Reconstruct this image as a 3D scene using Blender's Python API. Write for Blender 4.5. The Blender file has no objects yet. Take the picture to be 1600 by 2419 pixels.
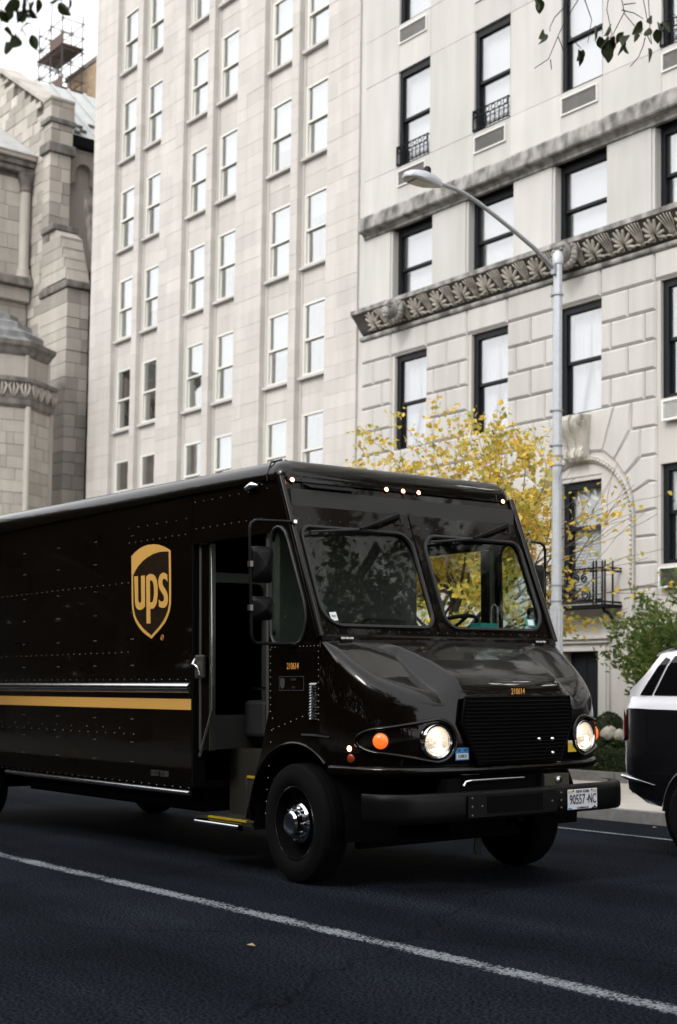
import bpy, bmesh, math, random
from mathutils import Vector, Matrix, noise
from mathutils.geometry import tessellate_polygon

SC = bpy.context.scene
COL = SC.collection
RND = random.Random(11)
rad = math.radians

# ------------------------------------------------------------------ camera
CAM_H, CAM_A, CAM_P, CAM_R = 1.36, rad(37.5), rad(3.57), rad(0.79)
fw = Vector((-math.cos(CAM_A) * math.cos(CAM_P), math.sin(CAM_A) * math.cos(CAM_P), math.sin(CAM_P)))
rt = Vector((math.sin(CAM_A), math.cos(CAM_A), 0.0))
up = rt.cross(fw)
r2 = rt * math.cos(CAM_R) + up * math.sin(CAM_R)
u2 = up * math.cos(CAM_R) - rt * math.sin(CAM_R)
cam_data = bpy.data.cameras.new("camera")
cam = bpy.data.objects.new("camera", cam_data)
COL.objects.link(cam)
m = Matrix((r2, u2, -fw)).transposed().to_4x4()
m.translation = Vector((0, 0, CAM_H))
cam.matrix_world = m
cam_data.sensor_width = 36.0
cam_data.lens = 3330.0 / 2419.0 * 36.0
cam_data.shift_y = (1441.0 - 1209.5) / 2419.0
cam_data.clip_start = 0.05
cam_data.clip_end = 2000.0
cam_data.dof.use_dof = True
cam_data.dof.focus_distance = 9.6
cam_data.dof.aperture_fstop = 2.6
SC.camera = cam

# ------------------------------------------------------------------ sky, sun, exposure
SUN_EL, SUN_AZ = rad(41), rad(165)          # azimuth clockwise from +Y
world = bpy.data.worlds.new("World")
SC.world = world
world.use_nodes = True
wn, wl = world.node_tree.nodes, world.node_tree.links
wn.clear()
w_out = wn.new("ShaderNodeOutputWorld")
w_bg = wn.new("ShaderNodeBackground")
w_sky = wn.new("ShaderNodeTexSky")
w_sky.sky_type = 'NISHITA'
w_sky.sun_disc = False
w_sky.sun_elevation = SUN_EL
w_sky.sun_rotation = SUN_AZ
w_sky.dust_density = 6.0
w_sky.air_density = 1.5
w_hs = wn.new("ShaderNodeHueSaturation")     # overcast: the cloud deck takes the blue out of the sky
w_hs.inputs['Saturation'].default_value = 0.12
wl.new(w_sky.outputs[0], w_hs.inputs['Color'])
w_mix = wn.new("ShaderNodeMix")              # even white cloud deck veiling the clear sky
w_mix.data_type = 'RGBA'
w_mix.inputs[0].default_value = 0.65
w_mix.inputs[7].default_value = (10.2, 10.25, 10.45, 1)
wl.new(w_hs.outputs[0], w_mix.inputs[6])
wl.new(w_mix.outputs[2], w_bg.inputs[0])
w_bg.inputs[1].default_value = 0.12
wl.new(w_bg.outputs[0], w_out.inputs[0])
sun_d = bpy.data.lights.new("sun", 'SUN')
sun_d.energy = 0.6
sun_d.angle = rad(12)
sun_d.color = (1.0, 0.965, 0.92)
sun = bpy.data.objects.new("sun", sun_d)
COL.objects.link(sun)
sd = Vector((math.sin(SUN_AZ) * math.cos(SUN_EL), math.cos(SUN_AZ) * math.cos(SUN_EL), math.sin(SUN_EL)))
sun.rotation_euler = sd.to_track_quat('Z', 'Y').to_euler()
sun.location = sd * 60
vs = SC.view_settings
vs.view_transform = 'Standard'
vs.look = 'None'
vs.gamma = 1.0
vs.use_curve_mapping = False
vs.exposure = 0.95
SC.cycles.max_bounces = 7
SC.cycles.transparent_max_bounces = 12
SC.cycles.sample_clamp_indirect = 6.0
SC.cycles.use_denoising = True
SC.cycles.caustics_reflective = False
SC.cycles.caustics_refractive = False

# ------------------------------------------------------------------ materials
def mat(name, col, rough=0.6, metal=0.0, spec=0.5, coat=0.0, var=0.0, vscale=3.0, rnd=0.0, bump=0.0,
        bscale=40.0, streak=0.0, soot=0.0, emit=0.0, ecol=None, attr=None, rvar=0.0):
    M = bpy.data.materials.new(name)
    M.use_nodes = True
    nt = M.node_tree
    N, L = nt.nodes, nt.links
    b = N["Principled BSDF"]
    b.inputs["Roughness"].default_value = rough
    b.inputs["Metallic"].default_value = metal
    b.inputs["Specular IOR Level"].default_value = spec
    b.inputs["Coat Weight"].default_value = coat
    b.inputs["Coat Roughness"].default_value = 0.03
    rgb = N.new("ShaderNodeRGB")
    rgb.outputs[0].default_value = (*col, 1)
    cur = rgb.outputs[0]
    if attr:
        a = N.new("ShaderNodeVertexColor")
        a.layer_name = attr
        cur = a.outputs[0]
    geo = N.new("ShaderNodeNewGeometry")
    def mul(cur, val_socket):
        mx = N.new("ShaderNodeMix")
        mx.data_type = 'RGBA'
        mx.blend_type = 'MULTIPLY'
        mx.inputs[0].default_value = 1.0
        L.new(cur, mx.inputs[6])
        L.new(val_socket, mx.inputs[7])
        return mx.outputs[2]
    def rng(src, lo, hi):
        r = N.new("ShaderNodeMapRange")
        L.new(src, r.inputs[0])
        r.inputs[3].default_value = lo
        r.inputs[4].default_value = hi
        return r.outputs[0]
    def nz(scale, detail=4.0, stretch=None):
        t = N.new("ShaderNodeTexNoise")
        t.inputs["Scale"].default_value = scale
        t.inputs["Detail"].default_value = detail
        if stretch:
            mp = N.new("ShaderNodeMapping")
            mp.inputs["Scale"].default_value = stretch
            L.new(geo.outputs["Position"], mp.inputs[0])
            L.new(mp.outputs[0], t.inputs[0])
        else:
            L.new(geo.outputs["Position"], t.inputs[0])
        return t.outputs[0]
    if var:
        cur = mul(cur, rng(nz(vscale), 1 - 1.6 * var, 1 + 1.6 * var))
    if streak:
        cur = mul(cur, rng(nz(2.2, 5.0, (1.6, 1.6, 0.16)), 1 - 1.9 * streak, 1 + 1.5 * streak))
    if rnd:
        oi = N.new("ShaderNodeObjectInfo")
        ad = N.new("ShaderNodeMath")
        ad.operation = 'ADD'
        L.new(oi.outputs["Random"], ad.inputs[0])
        L.new(geo.outputs["Random Per Island"], ad.inputs[1])
        fr = N.new("ShaderNodeMath")
        fr.operation = 'FRACT'
        L.new(ad.outputs[0], fr.inputs[0])
        cur = mul(cur, rng(fr.outputs[0], 1 - rnd, 1 + rnd))
    if soot:
        cr = N.new("ShaderNodeValToRGB")
        cr.color_ramp.elements[0].position = 0.36
        cr.color_ramp.elements[0].color = (1 - soot, 1 - soot, 1 - soot, 1)
        cr.color_ramp.elements[1].position = 0.62
        cr.color_ramp.elements[1].color = (1, 1, 1, 1)
        L.new(nz(3.0, 8.0, (1.4, 1.4, 0.8)), cr.inputs[0])
        cur = mul(cur, cr.outputs[0])
    L.new(cur, b.inputs["Base Color"])
    if rvar:
        L.new(rng(nz(vscale * 2.2), max(0.02, rough - rvar), rough + rvar), b.inputs["Roughness"])
    if bump:
        bp = N.new("ShaderNodeBump")
        bp.inputs["Strength"].default_value = bump
        bp.inputs["Distance"].default_value = 0.01
        L.new(nz(bscale, 6.0), bp.inputs["Height"])
        L.new(bp.outputs[0], b.inputs["Normal"])
    if emit:
        b.inputs["Emission Color"].default_value = (*(ecol or col), 1)
        b.inputs["Emission Strength"].default_value = emit
    return M

def glassmat(name, tint, refl, ior=1.5, rough=0.0, wav=0.0):
    M = bpy.data.materials.new(name)
    M.use_nodes = True
    nt = M.node_tree
    N, L = nt.nodes, nt.links
    N.remove(N["Principled BSDF"])
    out = N["Material Output"]
    tr = N.new("ShaderNodeBsdfTransparent")
    tr.inputs[0].default_value = (*tint, 1)
    gl = N.new("ShaderNodeBsdfGlossy")
    gl.inputs["Roughness"].default_value = rough
    # Schlick reflectance that is the same from either side of the sheet
    geo = N.new("ShaderNodeNewGeometry")
    dt = N.new("ShaderNodeVectorMath"); dt.operation = 'DOT_PRODUCT'
    L.new(geo.outputs["Incoming"], dt.inputs[0]); L.new(geo.outputs["Normal"], dt.inputs[1])
    ab = N.new("ShaderNodeMath"); ab.operation = 'ABSOLUTE'; L.new(dt.outputs["Value"], ab.inputs[0])
    om = N.new("ShaderNodeMath"); om.operation = 'SUBTRACT'; om.inputs[0].default_value = 1.0; L.new(ab.outputs[0], om.inputs[1])
    pw_ = N.new("ShaderNodeMath"); pw_.operation = 'POWER'; L.new(om.outputs[0], pw_.inputs[0]); pw_.inputs[1].default_value = 5.0
    ma = N.new("ShaderNodeMath"); ma.operation = 'MULTIPLY_ADD'; ma.use_clamp = True
    L.new(pw_.outputs[0], ma.inputs[0]); ma.inputs[1].default_value = 1.0 - refl; ma.inputs[2].default_value = refl
    if wav:
        nz = N.new("ShaderNodeTexNoise")
        nz.inputs["Scale"].default_value = 1.6
        nz.inputs["Detail"].default_value = 1.0
        L.new(geo.outputs["Position"], nz.inputs[0])
        bp = N.new("ShaderNodeBump")
        bp.inputs["Strength"].default_value = wav
        bp.inputs["Distance"].default_value = 0.02
        L.new(nz.outputs[0], bp.inputs["Height"])
        L.new(bp.outputs[0], gl.inputs["Normal"])
    mx = N.new("ShaderNodeMixShader")
    L.new(ma.outputs[0], mx.inputs[0])
    L.new(tr.outputs[0], mx.inputs[1])
    L.new(gl.outputs[0], mx.inputs[2])
    L.new(mx.outputs[0], out.inputs[0])
    return M

MT = {}
MT['lime'] = mat("limestone_ashlar", (0.50, 0.475, 0.445), 0.85, rnd=0.06, var=0.06, vscale=1.2, streak=0.10, bump=0.12, bscale=60)
MT['lime_r'] = mat("limestone_rusticated", (0.49, 0.475, 0.45), 0.85, rnd=0.05, var=0.06, vscale=0.9, streak=0.11, bump=0.15, bscale=55)
MT['lime_s'] = mat("limestone_sooty", (0.36, 0.345, 0.32), 0.9, var=0.14, vscale=2.5, streak=0.2, soot=0.72, bump=0.35, bscale=30)
MT['lime_c'] = mat("limestone_carved", (0.52, 0.49, 0.43), 0.9, var=0.12, vscale=5.0, soot=0.35, bump=0.35, bscale=45)
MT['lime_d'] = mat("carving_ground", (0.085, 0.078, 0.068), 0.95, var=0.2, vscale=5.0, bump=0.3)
MT['core'] = mat("masonry_core", (0.36, 0.34, 0.31), 0.9)
MT['church'] = mat("church_stone", (0.38, 0.35, 0.31), 0.9, rnd=0.28, var=0.14, vscale=1.4, streak=0.1, bump=0.4, bscale=22)
MT['church_s'] = mat("church_sooty_stone", (0.20, 0.185, 0.165), 0.9, var=0.16, vscale=2.0, soot=0.5, streak=0.12, bump=0.4, bscale=25)
MT['church_p'] = mat("church_plain_stone", (0.385, 0.355, 0.315), 0.9, var=0.1, vscale=1.3, streak=0.14, rnd=0.14, bump=0.25, bscale=25)
MT['lead'] = mat("lead_roof", (0.40, 0.41, 0.405), 0.5, var=0.15, vscale=2.0, streak=0.1)
MT['leadd'] = mat("weathered_lead", (0.20, 0.205, 0.205), 0.6, var=0.25, vscale=3.0, streak=0.2, soot=0.4)
MT['brick'] = mat("tan_brick", (0.33, 0.245, 0.16), 0.9, rnd=0.2, var=0.1, vscale=4.0)
MT['rust'] = mat("scaffold_tube", (0.045, 0.04, 0.042), 0.7)
MT['plank'] = mat("scaffold_plank", (0.10, 0.07, 0.055), 0.8, rnd=0.2)
MT['iron'] = mat("black_iron", (0.006, 0.0065, 0.008), 0.6, spec=0.1)
MT['blackframe'] = mat("black_window_frame", (0.006, 0.007, 0.009), 0.45, spec=0.25)
MT['whiteframe'] = mat("cream_window_frame", (0.66, 0.65, 0.60), 0.5, rnd=0.05)
MT['ventframe'] = mat("vent_frame", (0.62, 0.61, 0.57), 0.6, streak=0.05)
MT['ventslat'] = mat("vent_slat", (0.10, 0.098, 0.092), 0.55)
MT['acwhite'] = mat("air_conditioner_white", (0.72, 0.72, 0.70), 0.5)
MT['shade'] = mat("white_blind", (0.80, 0.80, 0.80), 0.8, var=0.02)
MT['curtain'] = mat("white_curtain", (0.74, 0.74, 0.77), 0.85)
MT['room'] = mat("dim_room", (0.10, 0.11, 0.10), 0.9, var=0.3, vscale=1.5)
MT['pane'] = glassmat("window_glass", (0.92, 0.95, 0.94), 0.47, 1.5, wav=0.06)
MT['pane_up'] = glassmat("window_glass_blind", (0.95, 0.96, 0.97), 0.30, 1.5, wav=0.05)
MT['pane_lo'] = glassmat("window_glass_clear", (0.97, 0.98, 0.98), 0.13, 1.5, wav=0.05)
MT['asphalt'] = None
MT['paint'] = mat("truck_paint", (0.0027, 0.0016, 0.0009), 0.30, coat=0.58, spec=0.06, rvar=0.08, vscale=1.0)
MT['blackpl'] = mat("black_plastic", (0.0045, 0.0045, 0.005), 0.42, spec=0.16, rvar=0.06)
MT['rivet'] = mat("rivet_head", (0.17, 0.16, 0.15), 0.35, metal=0.8)
MT['grille'] = mat("grille_black", (0.0022, 0.0022, 0.0024), 0.6, spec=0.06)
MT['rubber'] = mat("black_rubber", (0.013, 0.013, 0.013), 0.55)
MT['tyre'] = mat("tyre_rubber", (0.007, 0.007, 0.007), 0.85, spec=0.08, bump=0.2, bscale=60)
MT['chrome'] = mat("chrome", (0.62, 0.63, 0.65), 0.12, metal=1.0)
MT['steel'] = mat("brushed_aluminium", (0.78, 0.78, 0.79), 0.17, metal=1.0, var=0.12, vscale=9.0)
MT['steeld'] = mat("worn_step_plate", (0.09, 0.085, 0.068), 0.45, metal=0.7, var=0.25, vscale=5.0, streak=0.2)
MT['chassis'] = mat("chassis_black", (0.004, 0.004, 0.004), 0.85, spec=0.05)
MT['gold'] = mat("gold_decal", (0.66, 0.37, 0.09), 0.42, spec=0.4)
MT['goldn'] = mat("gold_number", (0.78, 0.36, 0.07), 0.5)
MT['decalbrown'] = mat("brown_decal", (0.020, 0.012, 0.006), 0.25, coat=0.7)
MT['greytext'] = mat("faded_lettering", (0.045, 0.045, 0.045), 0.7)
MT['yellowp'] = mat("yellow_step_edge", (0.42, 0.29, 0.015), 0.55, var=0.15, vscale=14)
MT['interior'] = mat("cab_lining", (0.03, 0.03, 0.028), 0.6, var=0.1)
MT['interiorg'] = mat("bulkhead_grey", (0.06, 0.06, 0.055), 0.55, var=0.1)
MT['seat'] = mat("seat_vinyl", (0.018, 0.018, 0.02), 0.6)
MT['glass'] = glassmat("windshield_glass", (0.84, 0.90, 0.87), 0.035, 1.52)
MT['mirror'] = mat("mirror_glass", (0.8, 0.8, 0.8), 0.02, metal=1.0)
MT['headlamp'] = mat("headlamp_glow", (1, 0.93, 0.80), 0.2, emit=3.2, ecol=(1.0, 0.86, 0.66))
MT['lens'] = mat("headlamp_reflector", (0.75, 0.72, 0.66), 0.15, metal=1.0, emit=0.35, ecol=(1.0, 0.80, 0.55), bump=0.8, bscale=60)
MT['amber'] = mat("amber_lamp", (0.85, 0.16, 0.02), 0.25, coat=0.6, emit=0.5, ecol=(1.0, 0.14, 0.02), bump=0.6, bscale=90, var=0.2, vscale=40)
MT['amberd'] = mat("amber_reflector", (0.28, 0.035, 0.01), 0.3, coat=0.6)
MT['marker'] = mat("lit_marker_lamp", (1, 0.5, 0.3), 0.3, emit=6.0, ecol=(1.0, 0.33, 0.17))
MT['red'] = mat("red_lens", (0.09, 0.006, 0.006), 0.2, coat=0.8)
MT['platew'] = mat("plate_white", (0.74, 0.75, 0.77), 0.45, var=0.05, vscale=30)
MT['plateb'] = mat("plate_navy", (0.012, 0.016, 0.04), 0.5)
MT['plateo'] = mat("plate_tan_band", (0.62, 0.50, 0.36), 0.5)
MT['stk_blue'] = mat("blue_sticker", (0.03, 0.22, 0.50), 0.5)
MT['stk_white'] = mat("white_sticker", (0.72, 0.74, 0.74), 0.5)
MT['stk_yellow'] = mat("yellow_sticker", (0.80, 0.56, 0.02), 0.5)
MT['teal'] = mat("teal_card", (0.02, 0.26, 0.25), 0.6)
MT['galv'] = mat("galvanised_steel", (0.50, 0.52, 0.55), 0.5, metal=0.35, var=0.1, vscale=14, bump=0.08, bscale=70)
MT['galv_d'] = mat("galvanised_arm", (0.36, 0.38, 0.41), 0.45, metal=0.4, var=0.08, vscale=10)
MT['lampglass'] = mat("street_lamp_lens", (0.46, 0.43, 0.36), 0.3)
MT['suvblack'] = mat("black_car_paint", (0.006, 0.006, 0.008), 0.25, coat=1.0)
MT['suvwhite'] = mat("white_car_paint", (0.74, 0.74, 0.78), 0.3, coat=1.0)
MT['suvglass'] = mat("privacy_glass", (0.004, 0.004, 0.005), 0.03, spec=0.4)
MT['bark'] = mat("grey_bark", (0.085, 0.072, 0.062), 0.9, var=0.25, vscale=9, bump=0.6, bscale=22)
MT['twig'] = mat("twig_bark", (0.045, 0.038, 0.036), 0.85)
MT['leafc'] = mat("tree_leaf", (0.3, 0.25, 0.05), 0.55, spec=0.3, attr="lc")
MT['leafn'] = mat("near_leaf", (0.045, 0.062, 0.022), 0.5, spec=0.35, rnd=0.35, var=0.25, vscale=30)
MT['leafy'] = mat("fallen_leaf", (0.40, 0.28, 0.16), 0.6, rnd=0.3)
MT['petal'] = mat("white_petal", (0.78, 0.76, 0.66), 0.7, rnd=0.1)
MT['granite'] = mat("granite_kerb", (0.16, 0.155, 0.15), 0.75, var=0.25, vscale=12, rnd=0.15, bump=0.3, bscale=60)
MT['concrete'] = mat("concrete_paving", (0.46, 0.43, 0.39), 0.85, var=0.1, vscale=3, rnd=0.06, bump=0.2, bscale=60)
MT['soil'] = mat("planting_soil", (0.035, 0.026, 0.02), 0.95)
MT['roughwall'] = mat("park_wall_stone", (0.11, 0.10, 0.09), 0.9, rnd=0.25, var=0.2, vscale=4)
MT['white_line'] = None
for nm, base in (('leaf', 0),):
    pass
# translucent look for thin leaves
for k in ('leafc', 'leafn'):
    b = MT[k].node_tree.nodes["Principled BSDF"]
    b.inputs["Subsurface Weight"].default_value = 0.0

def asphalt():
    M = bpy.data.materials.new("asphalt")
    M.use_nodes = True
    N, L = M.node_tree.nodes, M.node_tree.links
    b = N["Principled BSDF"]
    geo = N.new("ShaderNodeNewGeometry")
    n1 = N.new("ShaderNodeTexNoise"); n1.inputs["Scale"].default_value = 60; n1.inputs["Detail"].default_value = 4
    n2 = N.new("ShaderNodeTexNoise"); n2.inputs["Scale"].default_value = 0.55; n2.inputs["Detail"].default_value = 6
    vo = N.new("ShaderNodeTexVoronoi"); vo.inputs["Scale"].default_value = 80
    for t in (n1, n2, vo):
        L.new(geo.outputs["Position"], t.inputs["Vector"])
    cr = N.new("ShaderNodeValToRGB")
    cr.color_ramp.elements[0].position = 0.40; cr.color_ramp.elements[0].color = (0.0020, 0.0024, 0.0036, 1)
    cr.color_ramp.elements[1].position = 0.64; cr.color_ramp.elements[1].color = (0.0265, 0.0315, 0.042, 1)
    L.new(n1.outputs[0], cr.inputs[0])
    mr = N.new("ShaderNodeMapRange"); mr.inputs[1].default_value = 0.3; mr.inputs[2].default_value = 0.7
    mr.inputs[3].default_value = 0.6; mr.inputs[4].default_value = 1.3
    L.new(n2.outputs[0], mr.inputs[0])
    mx = N.new("ShaderNodeMix"); mx.data_type = 'RGBA'; mx.blend_type = 'MULTIPLY'; mx.inputs[0].default_value = 1
    L.new(cr.outputs[0], mx.inputs[6]); L.new(mr.outputs[0], mx.inputs[7])
    n4 = N.new("ShaderNodeTexNoise"); n4.inputs["Scale"].default_value = 1.0; n4.inputs["Detail"].default_value = 3
    mp = N.new("ShaderNodeMapping"); mp.inputs["Scale"].default_value = (0.05, 1.5, 1)
    L.new(geo.outputs["Position"], mp.inputs[0]); L.new(mp.outputs[0], n4.inputs["Vector"])
    m4 = N.new("ShaderNodeMapRange"); m4.inputs[1].default_value = 0.3; m4.inputs[2].default_value = 0.7; m4.inputs[3].default_value = 0.7; m4.inputs[4].default_value = 1.3
    L.new(n4.outputs[0], m4.inputs[0])
    v5 = N.new("ShaderNodeTexVoronoi"); v5.feature = 'DISTANCE_TO_EDGE'; v5.inputs["Scale"].default_value = 0.42
    n5 = N.new("ShaderNodeTexNoise"); n5.inputs["Scale"].default_value = 2.5; n5.inputs["Detail"].default_value = 5
    L.new(geo.outputs["Position"], n5.inputs["Vector"])
    vm5 = N.new("ShaderNodeVectorMath"); vm5.operation = 'MULTIPLY_ADD'; vm5.inputs[1].default_value = (.5, .5, .5)
    L.new(n5.outputs["Color"], vm5.inputs[0]); L.new(geo.outputs["Position"], vm5.inputs[2]); L.new(vm5.outputs[0], v5.inputs["Vector"])
    m5 = N.new("ShaderNodeMapRange"); m5.inputs[1].default_value = 0.002; m5.inputs[2].default_value = 0.009; m5.inputs[3].default_value = 0.6; m5.inputs[4].default_value = 1.0
    L.new(v5.outputs["Distance"], m5.inputs[0])
    pm = N.new("ShaderNodeMath"); pm.operation = 'MULTIPLY'; L.new(m4.outputs[0], pm.inputs[0]); L.new(m5.outputs[0], pm.inputs[1])
    mx2 = N.new("ShaderNodeMix"); mx2.data_type = 'RGBA'; mx2.blend_type = 'MULTIPLY'; mx2.inputs[0].default_value = 1
    L.new(mx.outputs[2], mx2.inputs[6]); L.new(pm.outputs[0], mx2.inputs[7])
    L.new(mx2.outputs[2], b.inputs["Base Color"])
    b.inputs["Roughness"].default_value = 0.85
    b.inputs["Specular IOR Level"].default_value = 0.012
    bp = N.new("ShaderNodeBump"); bp.inputs["Strength"].default_value = 0.35; bp.inputs["Distance"].default_value = 0.004
    L.new(vo.outputs[0], bp.inputs["Height"]); L.new(bp.outputs[0], b.inputs["Normal"])
    return M
MT['asphalt'] = asphalt()

def linepaint():
    M = bpy.data.materials.new("worn_road_paint")
    M.use_nodes = True
    N, L = M.node_tree.nodes, M.node_tree.links
    b = N["Principled BSDF"]; out = N["Material Output"]
    b.inputs["Base Color"].default_value = (0.225, 0.245, 0.265, 1)
    b.inputs["Roughness"].default_value = 0.7
    geo = N.new("ShaderNodeNewGeometry")
    n1 = N.new("ShaderNodeTexNoise"); n1.inputs["Scale"].default_value = 55; n1.inputs["Detail"].default_value = 5
    L.new(geo.outputs["Position"], n1.inputs["Vector"])
    cr = N.new("ShaderNodeValToRGB")
    n3 = N.new("ShaderNodeTexNoise"); n3.inputs["Scale"].default_value = 2.3; n3.inputs["Detail"].default_value = 4
    L.new(geo.outputs["Position"], n3.inputs["Vector"])
    cr.color_ramp.elements[0].position = 0.40; cr.color_ramp.elements[0].color = (0, 0, 0, 1)
    cr.color_ramp.elements[1].position = 0.58; cr.color_ramp.elements[1].color = (1, 1, 1, 1)
    # worn edges: the line's own cross coordinate is kept in the attribute "edge"
    at = N.new("ShaderNodeAttribute"); at.attribute_name = "edge"
    ad = N.new("ShaderNodeMath"); ad.operation = 'SUBTRACT'
    L.new(n1.outputs[0], ad.inputs[0]); L.new(at.outputs["Fac"], ad.inputs[1])
    a3 = N.new("ShaderNodeMath"); a3.operation = 'MULTIPLY_ADD'; a3.inputs[1].default_value = 0.5
    L.new(n3.outputs[0], a3.inputs[0]); L.new(ad.outputs[0], a3.inputs[2])
    a4 = N.new("ShaderNodeMath"); a4.operation = 'SUBTRACT'; a4.inputs[1].default_value = 0.25
    L.new(a3.outputs[0], a4.inputs[0])
    L.new(a4.outputs[0], cr.inputs[0])
    tr = N.new("ShaderNodeBsdfTransparent")
    mx = N.new("ShaderNodeMixShader")
    L.new(cr.outputs[0], mx.inputs[0]); L.new(tr.outputs[0], mx.inputs[1]); L.new(b.outputs[0], mx.inputs[2])
    L.new(mx.outputs[0], out.inputs[0])
    return M
MT['white_line'] = linepaint()

# ------------------------------------------------------------------ mesh helpers
class G:
    def __init__(s):
        s.v, s.f = [], []
    def add(s, vs_, fs_):
        o = len(s.v)
        s.v += [tuple(p) for p in vs_]
        s.f += [tuple(i + o for i in f) for f in fs_]
        return s
    def box(s, x0, x1, y0, y1, z0, z1):
        return s.add([(x0, y0, z0), (x1, y0, z0), (x1, y1, z0), (x0, y1, z0), (x0, y0, z1), (x1, y0, z1), (x1, y1, z1), (x0, y1, z1)],
                     [(0, 3, 2, 1), (4, 5, 6, 7), (0, 1, 5, 4), (1, 2, 6, 5), (2, 3, 7, 6), (3, 0, 4, 7)])
    def block(s, x0, x1, z0, z1, yf, yb, c):
        """ashlar block facing -Y, front arris bevelled by c"""
        o = [(x0, yb, z0), (x1, yb, z0), (x1, yb, z1), (x0, yb, z1)]
        a = [(x0, yf + c, z0), (x1, yf + c, z0), (x1, yf + c, z1), (x0, yf + c, z1)]
        i = [(x0 + c, yf, z0 + c), (x1 - c, yf, z0 + c), (x1 - c, yf, z1 - c), (x0 + c, yf, z1 - c)]
        fs_ = [(8, 9, 10, 11)]
        for k in range(4):
            n = (k + 1) % 4
            fs_ += [(k, n, 4 + n, 4 + k), (4 + k, 4 + n, 8 + n, 8 + k)]
        return s.add(o + a + i, fs_)
    def tube(s, pts, r, n=8, closed=False, cap=True):
        pts = [Vector(p) for p in pts]
        k = len(pts)
        rs = r if isinstance(r, (list, tuple)) else [r] * k
        o = len(s.v)
        prev = None
        for i, p in enumerate(pts):
            if closed:
                t = pts[(i + 1) % k] - pts[i - 1]
            else:
                t = pts[min(i + 1, k - 1)] - pts[max(i - 1, 0)]
            t = t.normalized() if t.length > 1e-9 else Vector((0, 0, 1))
            if prev is None:
                a = Vector((0, 0, 1)) if abs(t.z) < 0.9 else Vector((1, 0, 0))
                nrm = t.cross(a).normalized()
            else:
                nrm = (prev - t * prev.dot(t))
                nrm = nrm.normalized() if nrm.length > 1e-6 else t.orthogonal().normalized()
            prev = nrm
            bn = t.cross(nrm)
            for j in range(n):
                an = 2 * math.pi * j / n
                s.v.append(tuple(p + (nrm * math.cos(an) + bn * math.sin(an)) * rs[i]))
        segs = k if closed else k - 1
        for i in range(segs):
            for j in range(n):
                a0 = o + i * n + j; a1 = o + i * n + (j + 1) % n
                b0 = o + ((i + 1) % k) * n + j; b1 = o + ((i + 1) % k) * n + (j + 1) % n
                s.f.append((a0, a1, b1, b0))
        if cap and not closed:
            s.f.append(tuple(o + j for j in range(n))[::-1])
            s.f.append(tuple(o + (k - 1) * n + j for j in range(n)))
        return s
    def lathe(s, prof, c, axis=(0, 0, 1), n=24):
        ax = Vector(axis).normalized()
        a = ax.orthogonal().normalized(); b = ax.cross(a)
        o = len(s.v); c = Vector(c)
        for (r, h) in prof:
            for j in range(n):
                t = 2 * math.pi * j / n
                s.v.append(tuple(c + ax * h + (a * math.cos(t) + b * math.sin(t)) * r))
        for i in range(len(prof) - 1):
            for j in range(n):
                s.f.append((o + i * n + j, o + i * n + (j + 1) % n, o + (i + 1) * n + (j + 1) % n, o + (i + 1) * n + j))
        return s
    def grid(s, rows, closed=False):
        o = len(s.v); w = len(rows[0])
        for r in rows:
            s.v += [tuple(p) for p in r]
        for i in range(len(rows) - 1):
            for j in range(w if closed else w - 1):
                s.f.append((o + i * w + j, o + i * w + (j + 1) % w, o + (i + 1) * w + (j + 1) % w, o + (i + 1) * w + j))
        return s
    def prism(s, outer, f, d0, d1, holes=()):
        """outer/holes: 2-D loops; f(a,b,d) maps to 3-D; extruded between depths d0 and d1"""
        loops = [list(outer)] + [list(h) for h in holes]
        flat = [p for lp in loops for p in lp]
        tris = tessellate_polygon([[Vector((p[0], p[1], 0)) for p in lp] for lp in loops])
        o = len(s.v); n = len(flat)
        s.v += [tuple(f(a, b, d0)) for a, b in flat] + [tuple(f(a, b, d1)) for a, b in flat]
        for t in tris:
            s.f.append(tuple(o + i for i in t)); s.f.append(tuple(o + n + i for i in reversed(t)))
        k = 0
        for lp in loops:
            L_ = len(lp)
            for i in range(L_):
                j = (i + 1) % L_
                s.f.append((o + k + i, o + k + j, o + n + k + j, o + n + k + i))
            k += L_
        return s
    def ell(s, c, r, n=10, mm=7):
        rows = []
        for i in range(mm + 1):
            th = math.pi * i / mm
            rows.append([(c[0] + r[0] * math.sin(th) * math.cos(2 * math.pi * j / n), c[1] + r[1] * math.sin(th) * math.sin(2 * math.pi * j / n), c[2] + r[2] * math.cos(th)) for j in range(n)])
        return s.grid(rows, closed=True)
    def mesh(s, name):
        me = bpy.data.meshes.new(name)
        me.from_pydata(s.v, [], s.f)
        bm = bmesh.new(); bm.from_mesh(me)
        bmesh.ops.remove_doubles(bm, verts=bm.verts, dist=1e-5)
        bmesh.ops.dissolve_degenerate(bm, edges=bm.edges, dist=1e-6)
        bmesh.ops.recalc_face_normals(bm, faces=bm.faces)
        bm.to_mesh(me); bm.free()
        return me
    def rawmesh(s, name):
        me = bpy.data.meshes.new(name)
        me.from_pydata(s.v, [], s.f)
        return me
    def build(s, name, m_, parent=None, smooth=False, bevel=0.0, **kw):
        me = s.mesh(name)
        return finish(name, me, m_, parent, smooth, bevel, **kw)

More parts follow.
